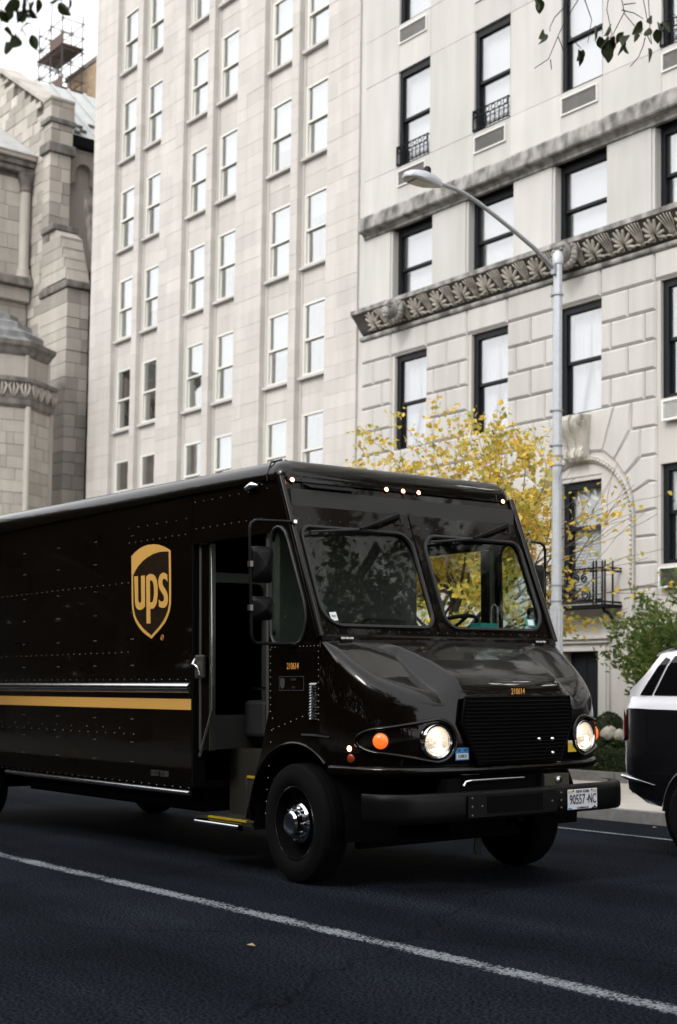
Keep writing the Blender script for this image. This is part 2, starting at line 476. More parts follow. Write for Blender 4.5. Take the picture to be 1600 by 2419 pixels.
def finish(name, me, m_, parent=None, smooth=False, bevel=0.0, label=None, cat=None, group=None, kind=None, loc=None):
    me.materials.append(MT[m_] if isinstance(m_, str) else m_)
    if smooth:
        me.shade_smooth()
        me.set_sharp_from_angle(angle=rad(smooth if smooth > 1 else 38))
    o = bpy.data.objects.new(name, me)
    COL.objects.link(o)
    if loc:
        o.location = loc
    if parent is not None:
        setpar(o, parent)
    if bevel:
        b = o.modifiers.new("bevel", 'BEVEL'); b.width = bevel; b.segments = 2; b.limit_method = 'ANGLE'; b.angle_limit = rad(40)
    tag(o, label, cat, group, kind)
    return o

def setpar(o, p):
    o.parent = p
    if p.type == 'EMPTY' and not p.get('_local'):
        o.matrix_parent_inverse = Matrix.Translation(-p.location)

def tag(o, label=None, cat=None, group=None, kind=None):
    if label: o["label"] = label
    if cat: o["category"] = cat
    if group: o["group"] = group
    if kind: o["kind"] = kind
    return o

def empty(name, loc, label=None, cat=None, group=None, parent=None, local=False):
    o = bpy.data.objects.new(name, None)
    o.empty_display_size = 0.2
    COL.objects.link(o)
    o.location = loc
    if local: o['_local'] = 1
    if parent is not None: o.parent = parent
    return tag(o, label, cat, group)

def piece(name, me, parent, loc=None, scale=None, rot=None):
    o = bpy.data.objects.new(name, me)
    COL.objects.link(o)
    if loc is not None: o.location = loc
    if scale is not None: o.scale = scale
    if rot is not None: o.rotation_euler = rot
    if parent is not None: setpar(o, parent)
    return o

def lerp(tab, x):
    if x <= tab[0][0]: return tab[0][1]
    for (a, b), (c, d) in zip(tab, tab[1:]):
        if x <= c: return b + (d - b) * (x - a) / (c - a)
    return tab[-1][1]

def sstep(a, b, x):
    t = max(0.0, min(1.0, (x - a) / (b - a)))
    return t * t * (3 - 2 * t)

def rrect(a0, a1, b0, b1, r, n=5):
    """rounded rectangle; r = (bl, br, tr, tl)"""
    if not isinstance(r, (tuple, list)): r = (r,) * 4
    pts = []
    for (cx, cy, q, rr) in ((a0, b0, 180, r[0]), (a1, b0, 270, r[1]), (a1, b1, 0, r[2]), (a0, b1, 90, r[3])):
        ox = cx + (rr if cx == a0 else -rr); oy = cy + (rr if cy == b0 else -rr)
        for i in range(n + 1):
            t = rad(q + 90 * i / n)
            pts.append((ox + rr * math.cos(t), oy + rr * math.sin(t)))
    return pts

def text_mesh(body, size, depth=0.001, xs=1.0, bold=0.0):
    cu = bpy.data.curves.new("t", 'FONT')
    cu.body = body; cu.size = size; cu.extrude = depth; cu.align_x = 'CENTER'; cu.align_y = 'CENTER'
    cu.resolution_u = 3; cu.offset = bold
    o = bpy.data.objects.new("t", cu); COL.objects.link(o)
    dg = bpy.context.evaluated_depsgraph_get()
    me = bpy.data.meshes.new_from_object(o.evaluated_get(dg))
    bpy.data.objects.remove(o); bpy.data.curves.remove(cu)
    for v in me.vertices: v.co.x *= xs
    return me

def text(name, body, m_, parent, size, loc, mode, xs=1.0, depth=0.001, tilt=0.0, bold=0.0, **kw):
    me = text_mesh(body, size, depth, xs, bold)
    o = finish(name, me, m_, parent, **kw)
    o.location = loc
    o.rotation_euler = (rad(90), 0, 0) if mode == 'side' else (rad(90) , 0, rad(90))
    if mode == 'front' and tilt: o.rotation_euler = (rad(90) - tilt, 0, rad(90))
    return o
# ------------------------------------------------------------------ ground, road, pavements
G().box(-600, 600, -600, 600, -0.5, -0.03).build("ground", 'concrete', kind='structure')
G().box(-300, 200, 0.6, 12.4, -0.02, 0.0).build("road", 'asphalt', kind='structure')

def road_line(name, yc, w, x0, x1, wear):
    rows = []; ed = []
    prof = [(-0.5, 0.30), (-0.3, 0.08), (0, 0.0), (0.3, 0.08), (0.5, 0.30)]
    x = x0
    while x <= x1:
        rows.append([(x, yc + p * w, 0.004) for p, _ in prof])
        ed += [e + wear for _, e in prof]
        x += 0.6
    g = G().grid(rows)
    me = g.rawmesh(name)
    a = me.attributes.new("edge", 'FLOAT', 'POINT')
    a.data.foreach_set("value", ed)
    return finish(name, me, 'white_line', kind='structure')
road_line("lane_line", 5.055, 0.20, -90, 40, -0.05)
road_line("parking_line", 11.2, 0.11, -90, 40, -0.12)

sw = G().box(-300, 200, 12.556, 19.6, -0.02, 0.11).build("pavement", 'concrete', kind='structure')
xx = -21.0
slab_me = G().box(0.004, 1.496, 0.004, 1.296, 0.0, 0.022).mesh("paving_slab")
slab_me.materials.append(MT['concrete'])
for i in range(12):
    for j in range(3):
        piece("paving_slab", slab_me, sw, (-21 + 1.5 * i, 12.56 + 1.3 * j, 0.112 + RND.uniform(-0.001, 0.002)))
kb = G().box(-300, 200, 12.42, 12.55, -0.02, 0.10).build("kerb", 'granite', kind='structure')
ks = G().box(0.006, 1.794, 0, 0.16, 0.0, 0.135).mesh("kerb_stone")
ks.materials.append(MT['granite'])
for i in range(16):
    o = piece("kerb_stone", ks, kb, (-26 + 1.8 * i, 12.394 + RND.uniform(-0.003, 0.003), 0.001))
npv = G().box(-300, 200, -6.0, 0.58, -0.02, 0.13).build("near_pavement", 'concrete', kind='structure')
G().box(-300, 200, -40, -6.4, -0.02, 0.2).build("park_ground", 'soil', kind='structure')

# ------------------------------------------------------------------ windows
def window(par, x0, x1, z0, z1, y, fm, jl=0.07, jr=0.05, hd=0.09, bt=0.05, mid=0.5, back='shade', pane='pane', proud=0.05):
    """double-hung sash: frame > meeting_rail, panes, blind"""
    zm = z0 + (z1 - z0) * mid
    g = G()
    g.box(x0, x0 + jl, y - proud, y + 0.1, z0, z1)
    g.box(x1 - jr, x1, y - proud, y + 0.1, z0, z1)
    g.box(x0 + jl, x1 - jr, y - proud, y + 0.1, z1 - hd, z1)
    g.box(x0 + jl, x1 - jr, y - proud, y + 0.1, z0, z0 + bt)
    # inner stiles of the two sashes
    g.box(x0 + jl, x0 + jl + 0.035, y - 0.01, y + 0.03, zm, z1 - hd)
    g.box(x0 + jl, x0 + jl + 0.045, y + 0.035, y + 0.075, z0 + bt, zm)
    f = g.build("window", fm, par)
    G().box(x0 + jl, x1 - jr, y - 0.02, y + 0.08, zm - 0.025, zm + 0.03).build("meeting_rail", fm, f)
    G().box(x0 + jl, x1 - jr, y + 0.005, y + 0.013, zm + 0.03, z1 - hd).build("pane", pane, f)
    G().box(x0 + jl, x1 - jr, y + 0.042, y + 0.050, z0 + bt, zm - 0.025).build("pane", pane, f)
    if back == 'curtain':
        g = G(); xa, xb = x0 - 0.1, x1 + 0.1
        rows = []
        for zz, sp in ((z1, 1.0), (zm, 0.97), (z0 + 0.55 * (zm - z0), 0.80), (z0, 0.62)):
            row = []
            for i in range(41):
                t = i / 40
                tt = 0.5 + (t - 0.5)
                xg = xa + (xb - xa) * tt
                # two halves drawn a little apart lower down
                if t <= 0.5: xg = xa + (xg - xa) * sp
                else: xg = xb - (xb - xg) * sp
                row.append((xg, y + 0.17 + 0.02 * math.sin(t * 75 + 2 * sp), zz))
            rows.append(row)
        L_ = [r[:21] for r in rows]; R_ = [r[21:] for r in rows]
        g.grid(L_); g.grid(R_)
        g.build("curtain", 'curtain', f, smooth=60)
        G().box(x0 - 0.1, x1 + 0.1, y + 0.3, y + 0.32, z0 - .05, z1 + .05).build("blind", 'shade', f)
    elif back == 'shade':
        G().box(x0 - 0.06, x1 + 0.06, y + 0.15, y + 0.17, z0 - 0.05, z1 + 0.05).build("blind", 'shade', f)
    elif back == 'shutter':
        G().box(x0 - 0.06, x1 + 0.06, y + 0.125, y + 0.14, z0 - .05, z1 + .05).build("blind", 'shade', f)
        g = G(); n = 22
        for q in range(3):
            xa = x0 + jl + 0.01 + q * (x1 - x0 - jl - jr) / 3; xb = x0 + jl - 0.01 + (q + 1) * (x1 - x0 - jl - jr) / 3
            g.box(xa, xa + 0.03, y + 0.09, y + 0.12, z0 + bt, zm - 0.03); g.box(xb - 0.03, xb, y + 0.09, y + 0.12, z0 + bt, zm - 0.03)
            for i in range(n):
                zz = z0 + bt + (zm - z0 - bt - 0.05) * i / n
                g.add([(xa + .03, y + .095, zz), (xb - .03, y + .095, zz), (xb - .03, y + .118, zz + .032), (xa + .03, y + .118, zz + .032)], [(0, 1, 2, 3)])
        g.build("shutter", 'shade', f)
    else:
        G().box(x0 - 0.06, x1 + 0.06, y + 0.45, y + 0.47, z0 - 0.1, z1 + 0.1).build("room_back", 'room', f)
        if back == 'half':
            G().box(x0 - 0.02, x1 + 0.02, y + 0.14, y + 0.15, zm - 0.1 + RND.uniform(-.3, .5), z1).build("blind", 'shade', f)
    return f

def vent(par, x0, x1, z0, z1, y, n=8, fm='ventframe', sm='ventslat', fr=0.03):
    g = G()
    for a in ((x0, x0 + fr, z0, z1), (x1 - fr, x1, z0, z1), (x0 + fr, x1 - fr, z0, z0 + fr), (x0 + fr, x1 - fr, z1 - fr, z1)):
        g.box(a[0], a[1], y - 0.03, y + 0.06, a[2], a[3])
    f = g.build("air_vent", fm, par)
    G().box(x0 + fr, x1 - fr, y + 0.05, y + 0.06, z0 + fr, z1 - fr).build("vent_back", 'iron', f)
    hgt = (z1 - z0 - 2 * fr) / n
    for i in range(n):
        zz = z0 + fr + i * hgt
        G().add([(x0 + fr, y - .012, zz), (x1 - fr, y - .012, zz), (x1 - fr, y + .035, zz + hgt * .8), (x0 + fr, y + .035, zz + hgt * .8),
                 (x0 + fr, y - .012, zz + .008), (x1 - fr, y - .012, zz + .008), (x1 - fr, y + .035, zz + hgt * .8 + .008), (x0 + fr, y + .035, zz + hgt * .8 + .008)],
                [(0, 1, 2, 3), (4, 7, 6, 5), (0, 4, 5, 1), (1, 5, 6, 2), (2, 6, 7, 3), (3, 7, 4, 0)]).build("slat", sm, f)
    return f

# ------------------------------------------------------------------ apartment house on the right
FY = 19.0
ap = empty("apartment_building", (-12, FY, 0), "pale limestone apartment house with rusticated base, carved cornice and black sash windows", "building")
BAY, W0, WW = 2.395, -22.88, 1.03
NB = 13
XE = W0 + BAY * NB
WL = [W0 + BAY * k for k in range(NB)]

def jit(a=0.002): return RND.uniform(-a, a)
G().box(-24.24, XE, FY + 0.75, FY + 9, 0, 24).build("core_wall", 'core', ap)
G().box(-24.24, -24.02, FY + 0.05, FY + 0.75, 0, 24).build("edge_strip", 'lime_r', ap)

# upper storeys: flat stone panels between the openings
for (zb, zt, zn) in ((12.78, 14.89, 15.93), (15.93, 18.04, 19.08), (19.08, 21.19, 24.0)):
    for k in range(-1, NB):
        # pier panel to the right of window k, as tall as the opening
        xa = -24.02 if k < 0 else WL[k] + WW
        xb = WL[k + 1] if k + 1 < NB else XE
        far = k > 5
        G().block(xa + .002, xb - .002, zb + .002, zt - .002, FY + jit(), FY + 0.5, 0.004).build("stone_panel", 'lime_r', ap)
    z0, z1 = zt, zn
    for k in range(-1, NB):
        xa = -24.02 if k < 0 else WL[k] + WW
        xb = WL[k + 1] if k + 1 < NB else XE
        G().block(xa + .002, xb - .002, z0 + .002, z1 - .002, FY + jit(), FY + 0.5, 0.004).build("stone_panel", 'lime_r', ap)
        if k + 1 < NB:
            G().block(WL[k + 1] + .002, WL[k + 1] + WW - .002, z0 + .002, z1 - .002, FY + jit(), FY + 0.5, 0.004).build("stone_panel", 'lime_r', ap)
# band between string course and fifth-floor sills
for k in range(-1, NB):
    xa = -24.02 if k < 0 else WL[k] + WW
    xb = WL[k + 1] if k + 1 < NB else XE
    G().block(xa + .002, xb - .002, 11.9, 12.778, FY + jit(), FY + 0.5, 0.004).build("stone_panel", 'lime_r', ap)
    if k + 1 < NB:
        G().block(WL[k + 1] + .002, WL[k + 1] + WW - .002, 11.9, 12.778, FY + jit(), FY + 0.5, 0.004).build("stone_panel", 'lime_r', ap)

def balconette(x0, x1, z0, z1, y):
    g = G()
    for zz in (z0 + 0.02, z1 - 0.14, z1):
        g.tube([(x0, y, zz), (x1, y, zz)], 0.014, 6)
    for xq in (x0, x1):
        g.tube([(xq, y, z0), (xq, y, z1 + .02)], 0.016, 6); g.tube([(xq, y, z1), (xq, y + .16, z1)], 0.012, 6); g.tube([(xq, y, z0 + .02), (xq, y + .16, z0 + .02)], 0.012, 6)
    f = g.build("balconette", 'iron', ap)
    n = 8
    for i in range(1, n):
        xq = x0 + (x1 - x0) * i / n
        G().tube([(xq, y, z0), (xq, y, z1 - .14)], 0.011, 6).build("baluster", 'iron', f)
    for i in range(6):
        xq = x0 + (x1 - x0) * (i + .5) / 6
        G().tube([(xq + .055 * math.cos(t * .5236), y, z1 - .07 + .055 * math.sin(t * .5236)) for t in range(12)], 0.010, 5, closed=True).build("ring", 'iron', f)

for k in range(NB):
    x0, x1 = WL[k] + .0, WL[k] + WW
    for r, (zb, zt) in enumerate(((12.78, 14.89), (15.93, 18.04), (19.08, 21.19))):
        if r > 0 and k > 4: continue
        window(ap, x0, x1, zb, zt, FY + 0.10, 'blackframe', 0.085, 0.05, 0.14, 0.05, 0.48, 'shade', 'pane_up')
        vent(ap, x0 + .02, x1 - .1, zb - .45, zb - .10, FY - 0.004)
    if k in (0, 1, 3):
        balconette(x0 - .0, x1 - .02, 12.80, 13.21, FY - 0.03)

# string course (two mouldings, weathered)
prof = [(FY + .05, 11.45), (FY - .04, 11.45), (FY - .04, 11.50), (FY - .075, 11.53), (FY - .075, 11.55), (FY - .20, 11.57), (FY - .22, 11.60), (FY - .22, 11.84), (FY - .19, 11.89), (FY + .05, 11.93)]
def extrude_x(g, prof, x0, x1):
    g.prism([(p[0], p[1]) for p in prof], lambda a, b, d: (d, a, b), x0, x1)
    return g
xq = -23.98
while xq < XE:
    x1 = min(xq + 2 * BAY, XE)
    extrude_x(G(), prof, xq + .003, x1 - .003).build("string_course", 'lime_s', ap)
    xq += 2 * BAY
# fourth storey: piers with a narrow pilaster strip, deep reveals
for k in range(-1, NB):
    xa = -24.0 if k < 0 else WL[k] + 1.14
    xb = (WL[k + 1] - .17) if k + 1 < NB else XE
    G().block(xa + .002, xb - .06, 9.6, 11.447, FY + jit(), FY + 0.5, 0.005).build("pier_panel", 'lime_r', ap)
    if k + 1 < NB:
        G().box(xb - .06, xb + .0, FY + 0.03, FY + 0.5, 9.6, 11.447).build("pilaster_strip", 'lime_r', ap)
        w0 = WL[k + 1] - .17
        window(ap, w0, w0 + 1.30, 9.62, 11.44, FY + 0.24, 'blackframe', 0.10, 0.04, 0.13, 0.05, 0.52, 'shade', 'pane_up')

# main cornice: torus, cavetto with palmettes, fillet
tor = [(FY + .1, 9.165)] + [(FY - .055 - .055 * math.cos(t), 9.22 + .055 * math.sin(t)) for t in [rad(-90 + 20 * i) for i in range(10)]] + [(FY + .1, 9.275)]
xq = -24.0
while xq < XE:
    x1 = min(xq + BAY / 2, XE)
    extrude_x(G(), tor, xq + .002, x1 - .002).build("torus_moulding", 'lime_s', ap, smooth=50)
    xq += BAY / 2
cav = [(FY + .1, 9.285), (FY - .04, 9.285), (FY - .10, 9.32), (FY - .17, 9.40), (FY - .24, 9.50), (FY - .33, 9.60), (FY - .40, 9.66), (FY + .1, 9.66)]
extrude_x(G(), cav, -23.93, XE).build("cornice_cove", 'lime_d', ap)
fil = [(FY + .1, 9.665), (FY - .45, 9.665), (FY - .45, 9.76), (FY + .1, 9.79)]
xq = -23.90
while xq < XE:
    x1 = min(xq + BAY, XE)
    extrude_x(G(), fil, xq + .003, x1 - .003).build("cornice_fillet", 'lime_s', ap, bevel=0.006)
    xq += BAY

def palmette():
    """fan of nine lobed petals over a pair of scrolls, lying on the cove"""
    g = G()
    yz = lambda zz: lerp([(9.285, -.045), (9.32, -.10), (9.40, -.17), (9.50, -.24), (9.60, -.33), (9.66, -.40)], zz)
    zc = 9.395
    for i in range(9):
        a = rad(-15 + 210 * i / 8)
        ln = 0.235 if 2 <= i <= 6 else 0.20
        pts = []; rs = []
        for t in (0.16, 0.45, 0.75, 0.95, 1.05):
            xx_ = ln * t * math.cos(a); zz = zc + ln * t * math.sin(a)
            pts.append((xx_, yz(zz) - 0.018 - 0.02 * math.sin(t * 2.6), zz)); rs.append(0.012 + 0.022 * math.sin(min(1, t) * 2.5))
        g.tube(pts, rs, 6)
    for sgn in (-1, 1):
        pts = []
        for t in range(14):
            q = t * .55; r = .062 - .0036 * t
            zz = zc - .045 + r * math.sin(q)
            pts.append((sgn * (.085 + r * math.cos(q)), yz(zz) - .03, zz))
        g.tube(pts, [.017 - .0007 * t for t in range(14)], 5)
        g.tube([(sgn * .15, yz(9.32) - .025, 9.325), (sgn * .24, yz(9.35) - .025, 9.36), (sgn * .33, yz(9.33) - .025, 9.33)], .016, 5)
    me = g.mesh("palmette"); me.materials.append(MT['lime_c']); me.shade_smooth()
    return me
def lily():
    g = G()
    for i, dx in enumerate((-.10, -.05, 0, .05, .10)):
        b = abs(dx) * .7
        g.tube([(dx * .45, FY - .09 - .01, 9.31), (dx * .6, FY - .20, 9.42), (dx, FY - .29, 9.53), (dx * 1.35, FY - .43, 9.65 - b * .3)], [.008, .012, .014, .012], 5)
    me = g.mesh("acanthus_leaf"); me.materials.append(MT['lime_c']); me.shade_smooth()
    return me
pal, lil = palmette(), lily()
PX = [-23.33 + 0.697 * i for i in range(32)]
def lion():
    g = G()
    g.ell((0, -.42, 9.56), (.17, .13, .19)); g.ell((0, -.54, 9.50), (.095, .11, .085)); g.ell((0, -.50, 9.64), (.13, .07, .055))
    g.ell((-.075, -.535, 9.585), (.038, .03, .024)); g.ell((.075, -.535, 9.585), (.038, .03, .024)); g.ell((0, -.62, 9.535), (.05, .035, .026))
    g.ell((0, -.57, 9.415), (.065, .06, .03)); g.ell((-.15, -.42, 9.70), (.05, .04, .05)); g.ell((.15, -.42, 9.70), (.05, .04, .05))
    for i in range(15):
        a = rad(-210 + 260 * i / 14 - 20)
        g.ell((.185 * math.cos(a), -.36 + RND.uniform(-.03, .03), 9.56 + .2 * math.sin(a)), (.055, .07, .06), 7, 5)
    me = g.mesh("lion_mask"); me.materials.append(MT['lime_s']); me.shade_smooth()
    return me
lio = lion()
for i, px_ in enumerate(PX):
    if i % 7 == 1:
        piece("lion_mask", lio, ap, (px_ + .16, FY + .02, -9.56 * .15 - .05), (1.15, 1.15, 1.15))
        piece("palmette", pal, ap, (px_ - .10, FY, 0))
    else:
        piece("palmette", pal, ap, (px_, FY, 0))
    piece("acanthus_leaf", lil, ap, (px_ + .35, 0, 0))
    if px_ > -12: break

# rusticated storey: every block its own stone
CH = 0.513
ZC = [6.62 + CH * i for i in range(6)]       # 6.62 .. 9.185
RC = 0.040
def rb(x0, x1, z0, z1, dy=0.0):
    return G().block(x0 + .006, x1 - .006, z0 + .007, z1 - .007, FY - .055 + dy + jit(.003), FY + .4, RC).build("rusticated_block", 'lime_r', ap)
G().box(-24.0, W0 - .02, FY + .0, FY + .75, 0, 9.2).build("backing_wall", 'lime', ap)
for k in range(NB):
    xa = WL[k] + WW; xb = WL[k + 1] - .02 if k + 1 < NB else XE
    G().box(xa, xb, FY + .0, FY + .75, 0, 9.2).build("backing_wall", 'lime', ap)
    for (za, zb) in ((8.66, 9.2), (5.45, 6.58)):
        G().box(WL[k] - .02, xa, FY + .0, FY + .75, za, zb).build("backing_wall", 'lime', ap)
    if k != 2: G().box(WL[k] - .02, xa, FY + .0, FY + .75, 0, 3.72).build("backing_wall", 'lime', ap)
for k in range(-1, NB):
    xa = -24.0 if k < 0 else WL[k] + WW
    xb = (WL[k + 1] - .10) if k + 1 < NB else XE
    for r in range(4):
        za, zb = ZC[r], ZC[r + 1]
        wd = xb - xa
        if k < 0:
            js = [0.42] if r % 2 else [0.72]
        else:
            js = [wd * .5] if r % 2 else [wd * .185, wd * .80]
        e = [0] + js + [wd]
        for a, b in zip(e, e[1:]): rb(xa + a, xa + b, za, zb)
    # top course: lintel block over each window
    rb(xa, xb - .03, ZC[4], ZC[5])
    if k + 1 < NB: rb(xb - .03, WL[k + 1] + WW, ZC[4], ZC[5])
    # courses below the third-floor windows, away from the arched bay
    if k in (1, 2): continue
    for r, (za, zb) in enumerate(((6.11, 6.62), (5.60, 6.11))):
        if r == 0:
            rb(xa, xa + wd * .5, za, zb); rb(xa + wd * .5, xb, za, zb)
            if k + 1 < NB and k + 1 != 2: rb(xb, WL[k + 1] + WW, za, zb)
        else:
            rb(xa, xb - .1, za, zb)
            if k + 1 < NB and k + 1 != 2: rb(xb - .1, WL[k + 1] + WW, za, zb)
    zz = 5.60
    while zz > 0.6:
        if k < 0: rb(xa, xa + wd * .5, zz - .47, zz); rb(xa + wd * .5, xb, zz - .47, zz)
        else: rb(xa, xa + wd * .5, zz - .47, zz); rb(xa + wd * .5, xb, zz - .47, zz)
        zz -= .47
for k in range(NB):
    x0, x1 = WL[k], WL[k] + WW
    window(ap, x0 - .02, x1, 6.61, 8.655, FY + 0.12, 'blackframe', 0.12, 0.05, 0.12, 0.045, 0.49, 'curtain' if k < 6 else 'shade', 'pane_up')
    if k == 2: continue
    window(ap, x0 - .02, x1, 3.73, 5.43, FY + 0.12, 'blackframe', 0.12, 0.05, 0.1, 0.06, 0.52, 'shutter' if k == 3 else 'shade', 'pane_lo')
    vent(ap, x0 + .02, x1 - .1, 3.30, 3.66, FY - .09, 9, 'acwhite', 'acwhite' if k != 3 else 'ventslat')
    if k == 3:
        vent(ap, x0 + .10, x1 - .05, 6.16, 6.52, FY - .10, 9, 'acwhite', 'acwhite')

# arched bay
AX, AZ, AR = -17.53, 4.55, 1.17
VOUS = [[(.22, 6.62), (.80, 6.62), (.52, 5.83), (.20, 5.86)], [(.80, 6.62), (1.19, 6.62), (1.17, 6.13), (.78, 5.63), (.52, 5.83)],
        [(.78, 5.63), (1.17, 6.13), (1.40, 6.13), (1.40, 5.62), (1.03, 5.34)], [(1.03, 5.34), (1.40, 5.62), (1.76, 5.62), (1.76, 5.16), (1.60, 5.17), (1.20, 5.01)],
        [(1.20, 5.01), (1.60, 5.17), (1.76, 5.16), (1.76, 4.68), (1.27, 4.64)], [(1.27, 4.64), (1.76, 4.68), (1.76, 4.22), (1.27, 4.22)],
        [(1.27, 4.22), (1.76, 4.22), (1.76, 3.75), (1.27, 3.75)], [(1.27, 3.75), (1.76, 3.75), (1.76, 3.34), (1.27, 3.34)],
        [(1.27, 3.34), (1.76, 3.34), (1.76, 2.88), (1.27, 2.88)], [(1.27, 2.88), (1.76, 2.88), (1.76, 2.42), (1.27, 2.42)], [(1.27, 2.42), (1.76, 2.42), (1.76, 1.95), (1.27, 1.95)],
        [(1.19, 6.13), (1.76, 6.13), (1.76, 6.62), (1.19, 6.62)], [(1.40, 5.62), (1.76, 5.62), (1.76, 6.13), (1.40, 6.13)]]
def inset(poly, d):
    c = [sum(p[i] for p in poly) / len(poly) for i in (0, 1)]
    out = []
    for p in poly:
        v = Vector((p[0] - c[0], p[1] - c[1])); L_ = v.length
        out.append((c[0] + v.x * (1 - d * 1.35 / L_), c[1] + v.y * (1 - d * 1.35 / L_)))
    return out
for sg in (-1, 1):
    for pl in VOUS:
        a = inset(pl, .004); b = inset(pl, RC)
        A = [(AX + sg * p[0], FY - .055 + RC, p[1]) for p in a]; B = [(AX + sg * p[0], FY - .055, p[1]) for p in b]; Cc = [(AX + sg * p[0], FY + .3, p[1]) for p in a]
        n = len(a); g = G()
        fs_ = [tuple(range(n, 2 * n))]
        for i in range(n):
            j = (i + 1) % n
            fs_ += [(i, j, n + j, n + i), (2 * n + i, 2 * n + j, j, i)]
        g.add(A + B + Cc, fs_).build("voussoir", 'lime_r', ap)
    # stones between the arch surround and the neighbouring bays
    if sg < 0:
        for za, zb in ((6.13, 6.62), (5.62, 6.13), (5.16, 5.62), (4.68, 5.16), (4.22, 4.68), (3.75, 4.22), (3.34, 3.75), (2.88, 3.34)):
            rb(WL[1] + WW, AX - 1.76, za, zb)
for k in (0,):
    pass
# flat recessed wall inside the arch, with the window opening
ring = [(AX + AR * math.cos(rad(t)), AZ + AR * math.sin(rad(t))) for t in range(0, 181, 9)]
outer = [(AX + AR, 0.1)] + ring + [(AX - AR, 0.1)]
wx0, wx1 = -18.05, -17.03
G().prism(outer, lambda a, b, d: (a, d, b), FY + .02, FY + .5, [[(wx0, 3.15), (wx1, 3.15), (wx1, 5.37), (wx0, 5.37)], [(-17.95, 0.12), (-17.08, 0.12), (-17.08, 2.26), (-17.95, 2.26)]]).build("arch_infill", 'lime_r', ap)
window(ap, wx0, wx1, 3.15, 5.365, FY + .14, 'blackframe', 0.12, 0.05, 0.13, 0.06, 0.62, 'shutter', 'pane_lo')
# carved archivolt
g = G()
rows = []
for (rr, yy) in ((AR - .02, FY + .02), (AR - .015, FY - .05), (AR + .02, FY - .075), (AR + .055, FY - .06), (AR + .075, FY - .085), (AR + .10, FY - .08), (AR + .11, FY + .0)):
    rows.append([(AX + rr, yy, 0.2)] + [(AX + rr * math.cos(rad(t)), yy, AZ + rr * math.sin(rad(t))) for t in range(0, 181, 5)] + [(AX - rr, yy, 0.2)])
g.grid(rows).build("archivolt", 'lime_r', ap, smooth=40)
bead = G().ell((0, 0, 0), (.032, .03, .045), 6, 4).mesh("archivolt_leaf"); bead.materials.append(MT['lime_c']); bead.shade_smooth()
for t in range(0, 181, 4):
    piece("archivolt_leaf", bead, ap, (AX + (AR + .037) * math.cos(rad(t)), FY - .075, AZ + (AR + .037) * math.sin(rad(t))), None, (0, rad(-t), 0))
for i in range(14):
    for sg in (1,):
        piece("archivolt_leaf", bead, ap, (AX + sg * (AR + .037), FY - .075, AZ - .09 - i * .085))
# scrolled keystone console
g = G()
sp = [(FY - .02, 6.54), (FY - .38, 6.52), (FY - .45, 6.42), (FY - .43, 6.30), (FY - .34, 6.18), (FY - .25, 6.05), (FY - .22, 5.94), (FY - .27, 5.85), (FY - .26, 5.76), (FY - .19, 5.70), (FY - .02, 5.72)]
for (xa, xb, k_) in ((-.20, -.14, 1.0), (-.14, -.04, .86), (-.04, .04, 1.0), (.04, .14, .86), (.14, .20, 1.0)):
    pr = [(FY - (FY - a) * k_, b) for a, b in sp]
    g.prism(pr, lambda a, b, d: (AX + d * (1.0 + (b - 5.75) * .45), a, b), xa, xb)
cons = g.build("keystone_console", 'lime_c', ap, smooth=40)
for sg in (-1, 1):
    for (cy, cz, r0) in ((-.33, 6.40, .11), (-.20, 5.79, .065)):
        pts = [(AX + sg * .202 * (1.0 + (cz - 5.75) * .45) + sg * .01, FY + cy + r0 * (1 - t / 30) * math.cos(t * .5), cz + r0 * (1 - t / 30) * math.sin(t * .5)) for t in range(28)]
        G().tube(pts, .018, 5).build("volute", 'lime_c', cons, smooth=60)
G().box(AX - .3, AX + .3, FY - .06, FY + .1, 6.53, 6.60).build("console_cap", 'lime_r', ap, bevel=.008)
# entrance
dr = G().box(-17.95, -17.08, FY + .18, FY + .24, .12, 2.26).build("door", 'blackframe', ap)
for (a, b, c, d) in ((-17.88, -17.56, .3, 1.0), (-17.47, -17.15, .3, 1.0), (-17.88, -17.56, 1.15, 2.12), (-17.47, -17.15, 1.15, 2.12)):
    G().box(a, b, FY + .165, FY + .19, c, d).build("door_panel", 'blackframe', dr, bevel=.012)
g = G()
g.box(-18.13, -17.95, FY - .06, FY + .3, .1, 2.40); g.box(-17.08, -16.90, FY - .06, FY + .3, .1, 2.40); g.box(-17.95, -17.08, FY - .06, FY + .3, 2.26, 2.40)
g.box(-18.20, -16.83, FY - .12, FY + .1, 2.40, 2.47); g.box(-18.24, -16.79, FY - .17, FY + .1, 2.47, 2.53)
g.box(-18.19, -18.13, FY - .04, FY + .1, .1, 2.40); g.box(-16.90, -16.84, FY - .04, FY + .1, .1, 2.40)
g.build("door_surround", 'lime_r', ap, bevel=.006)
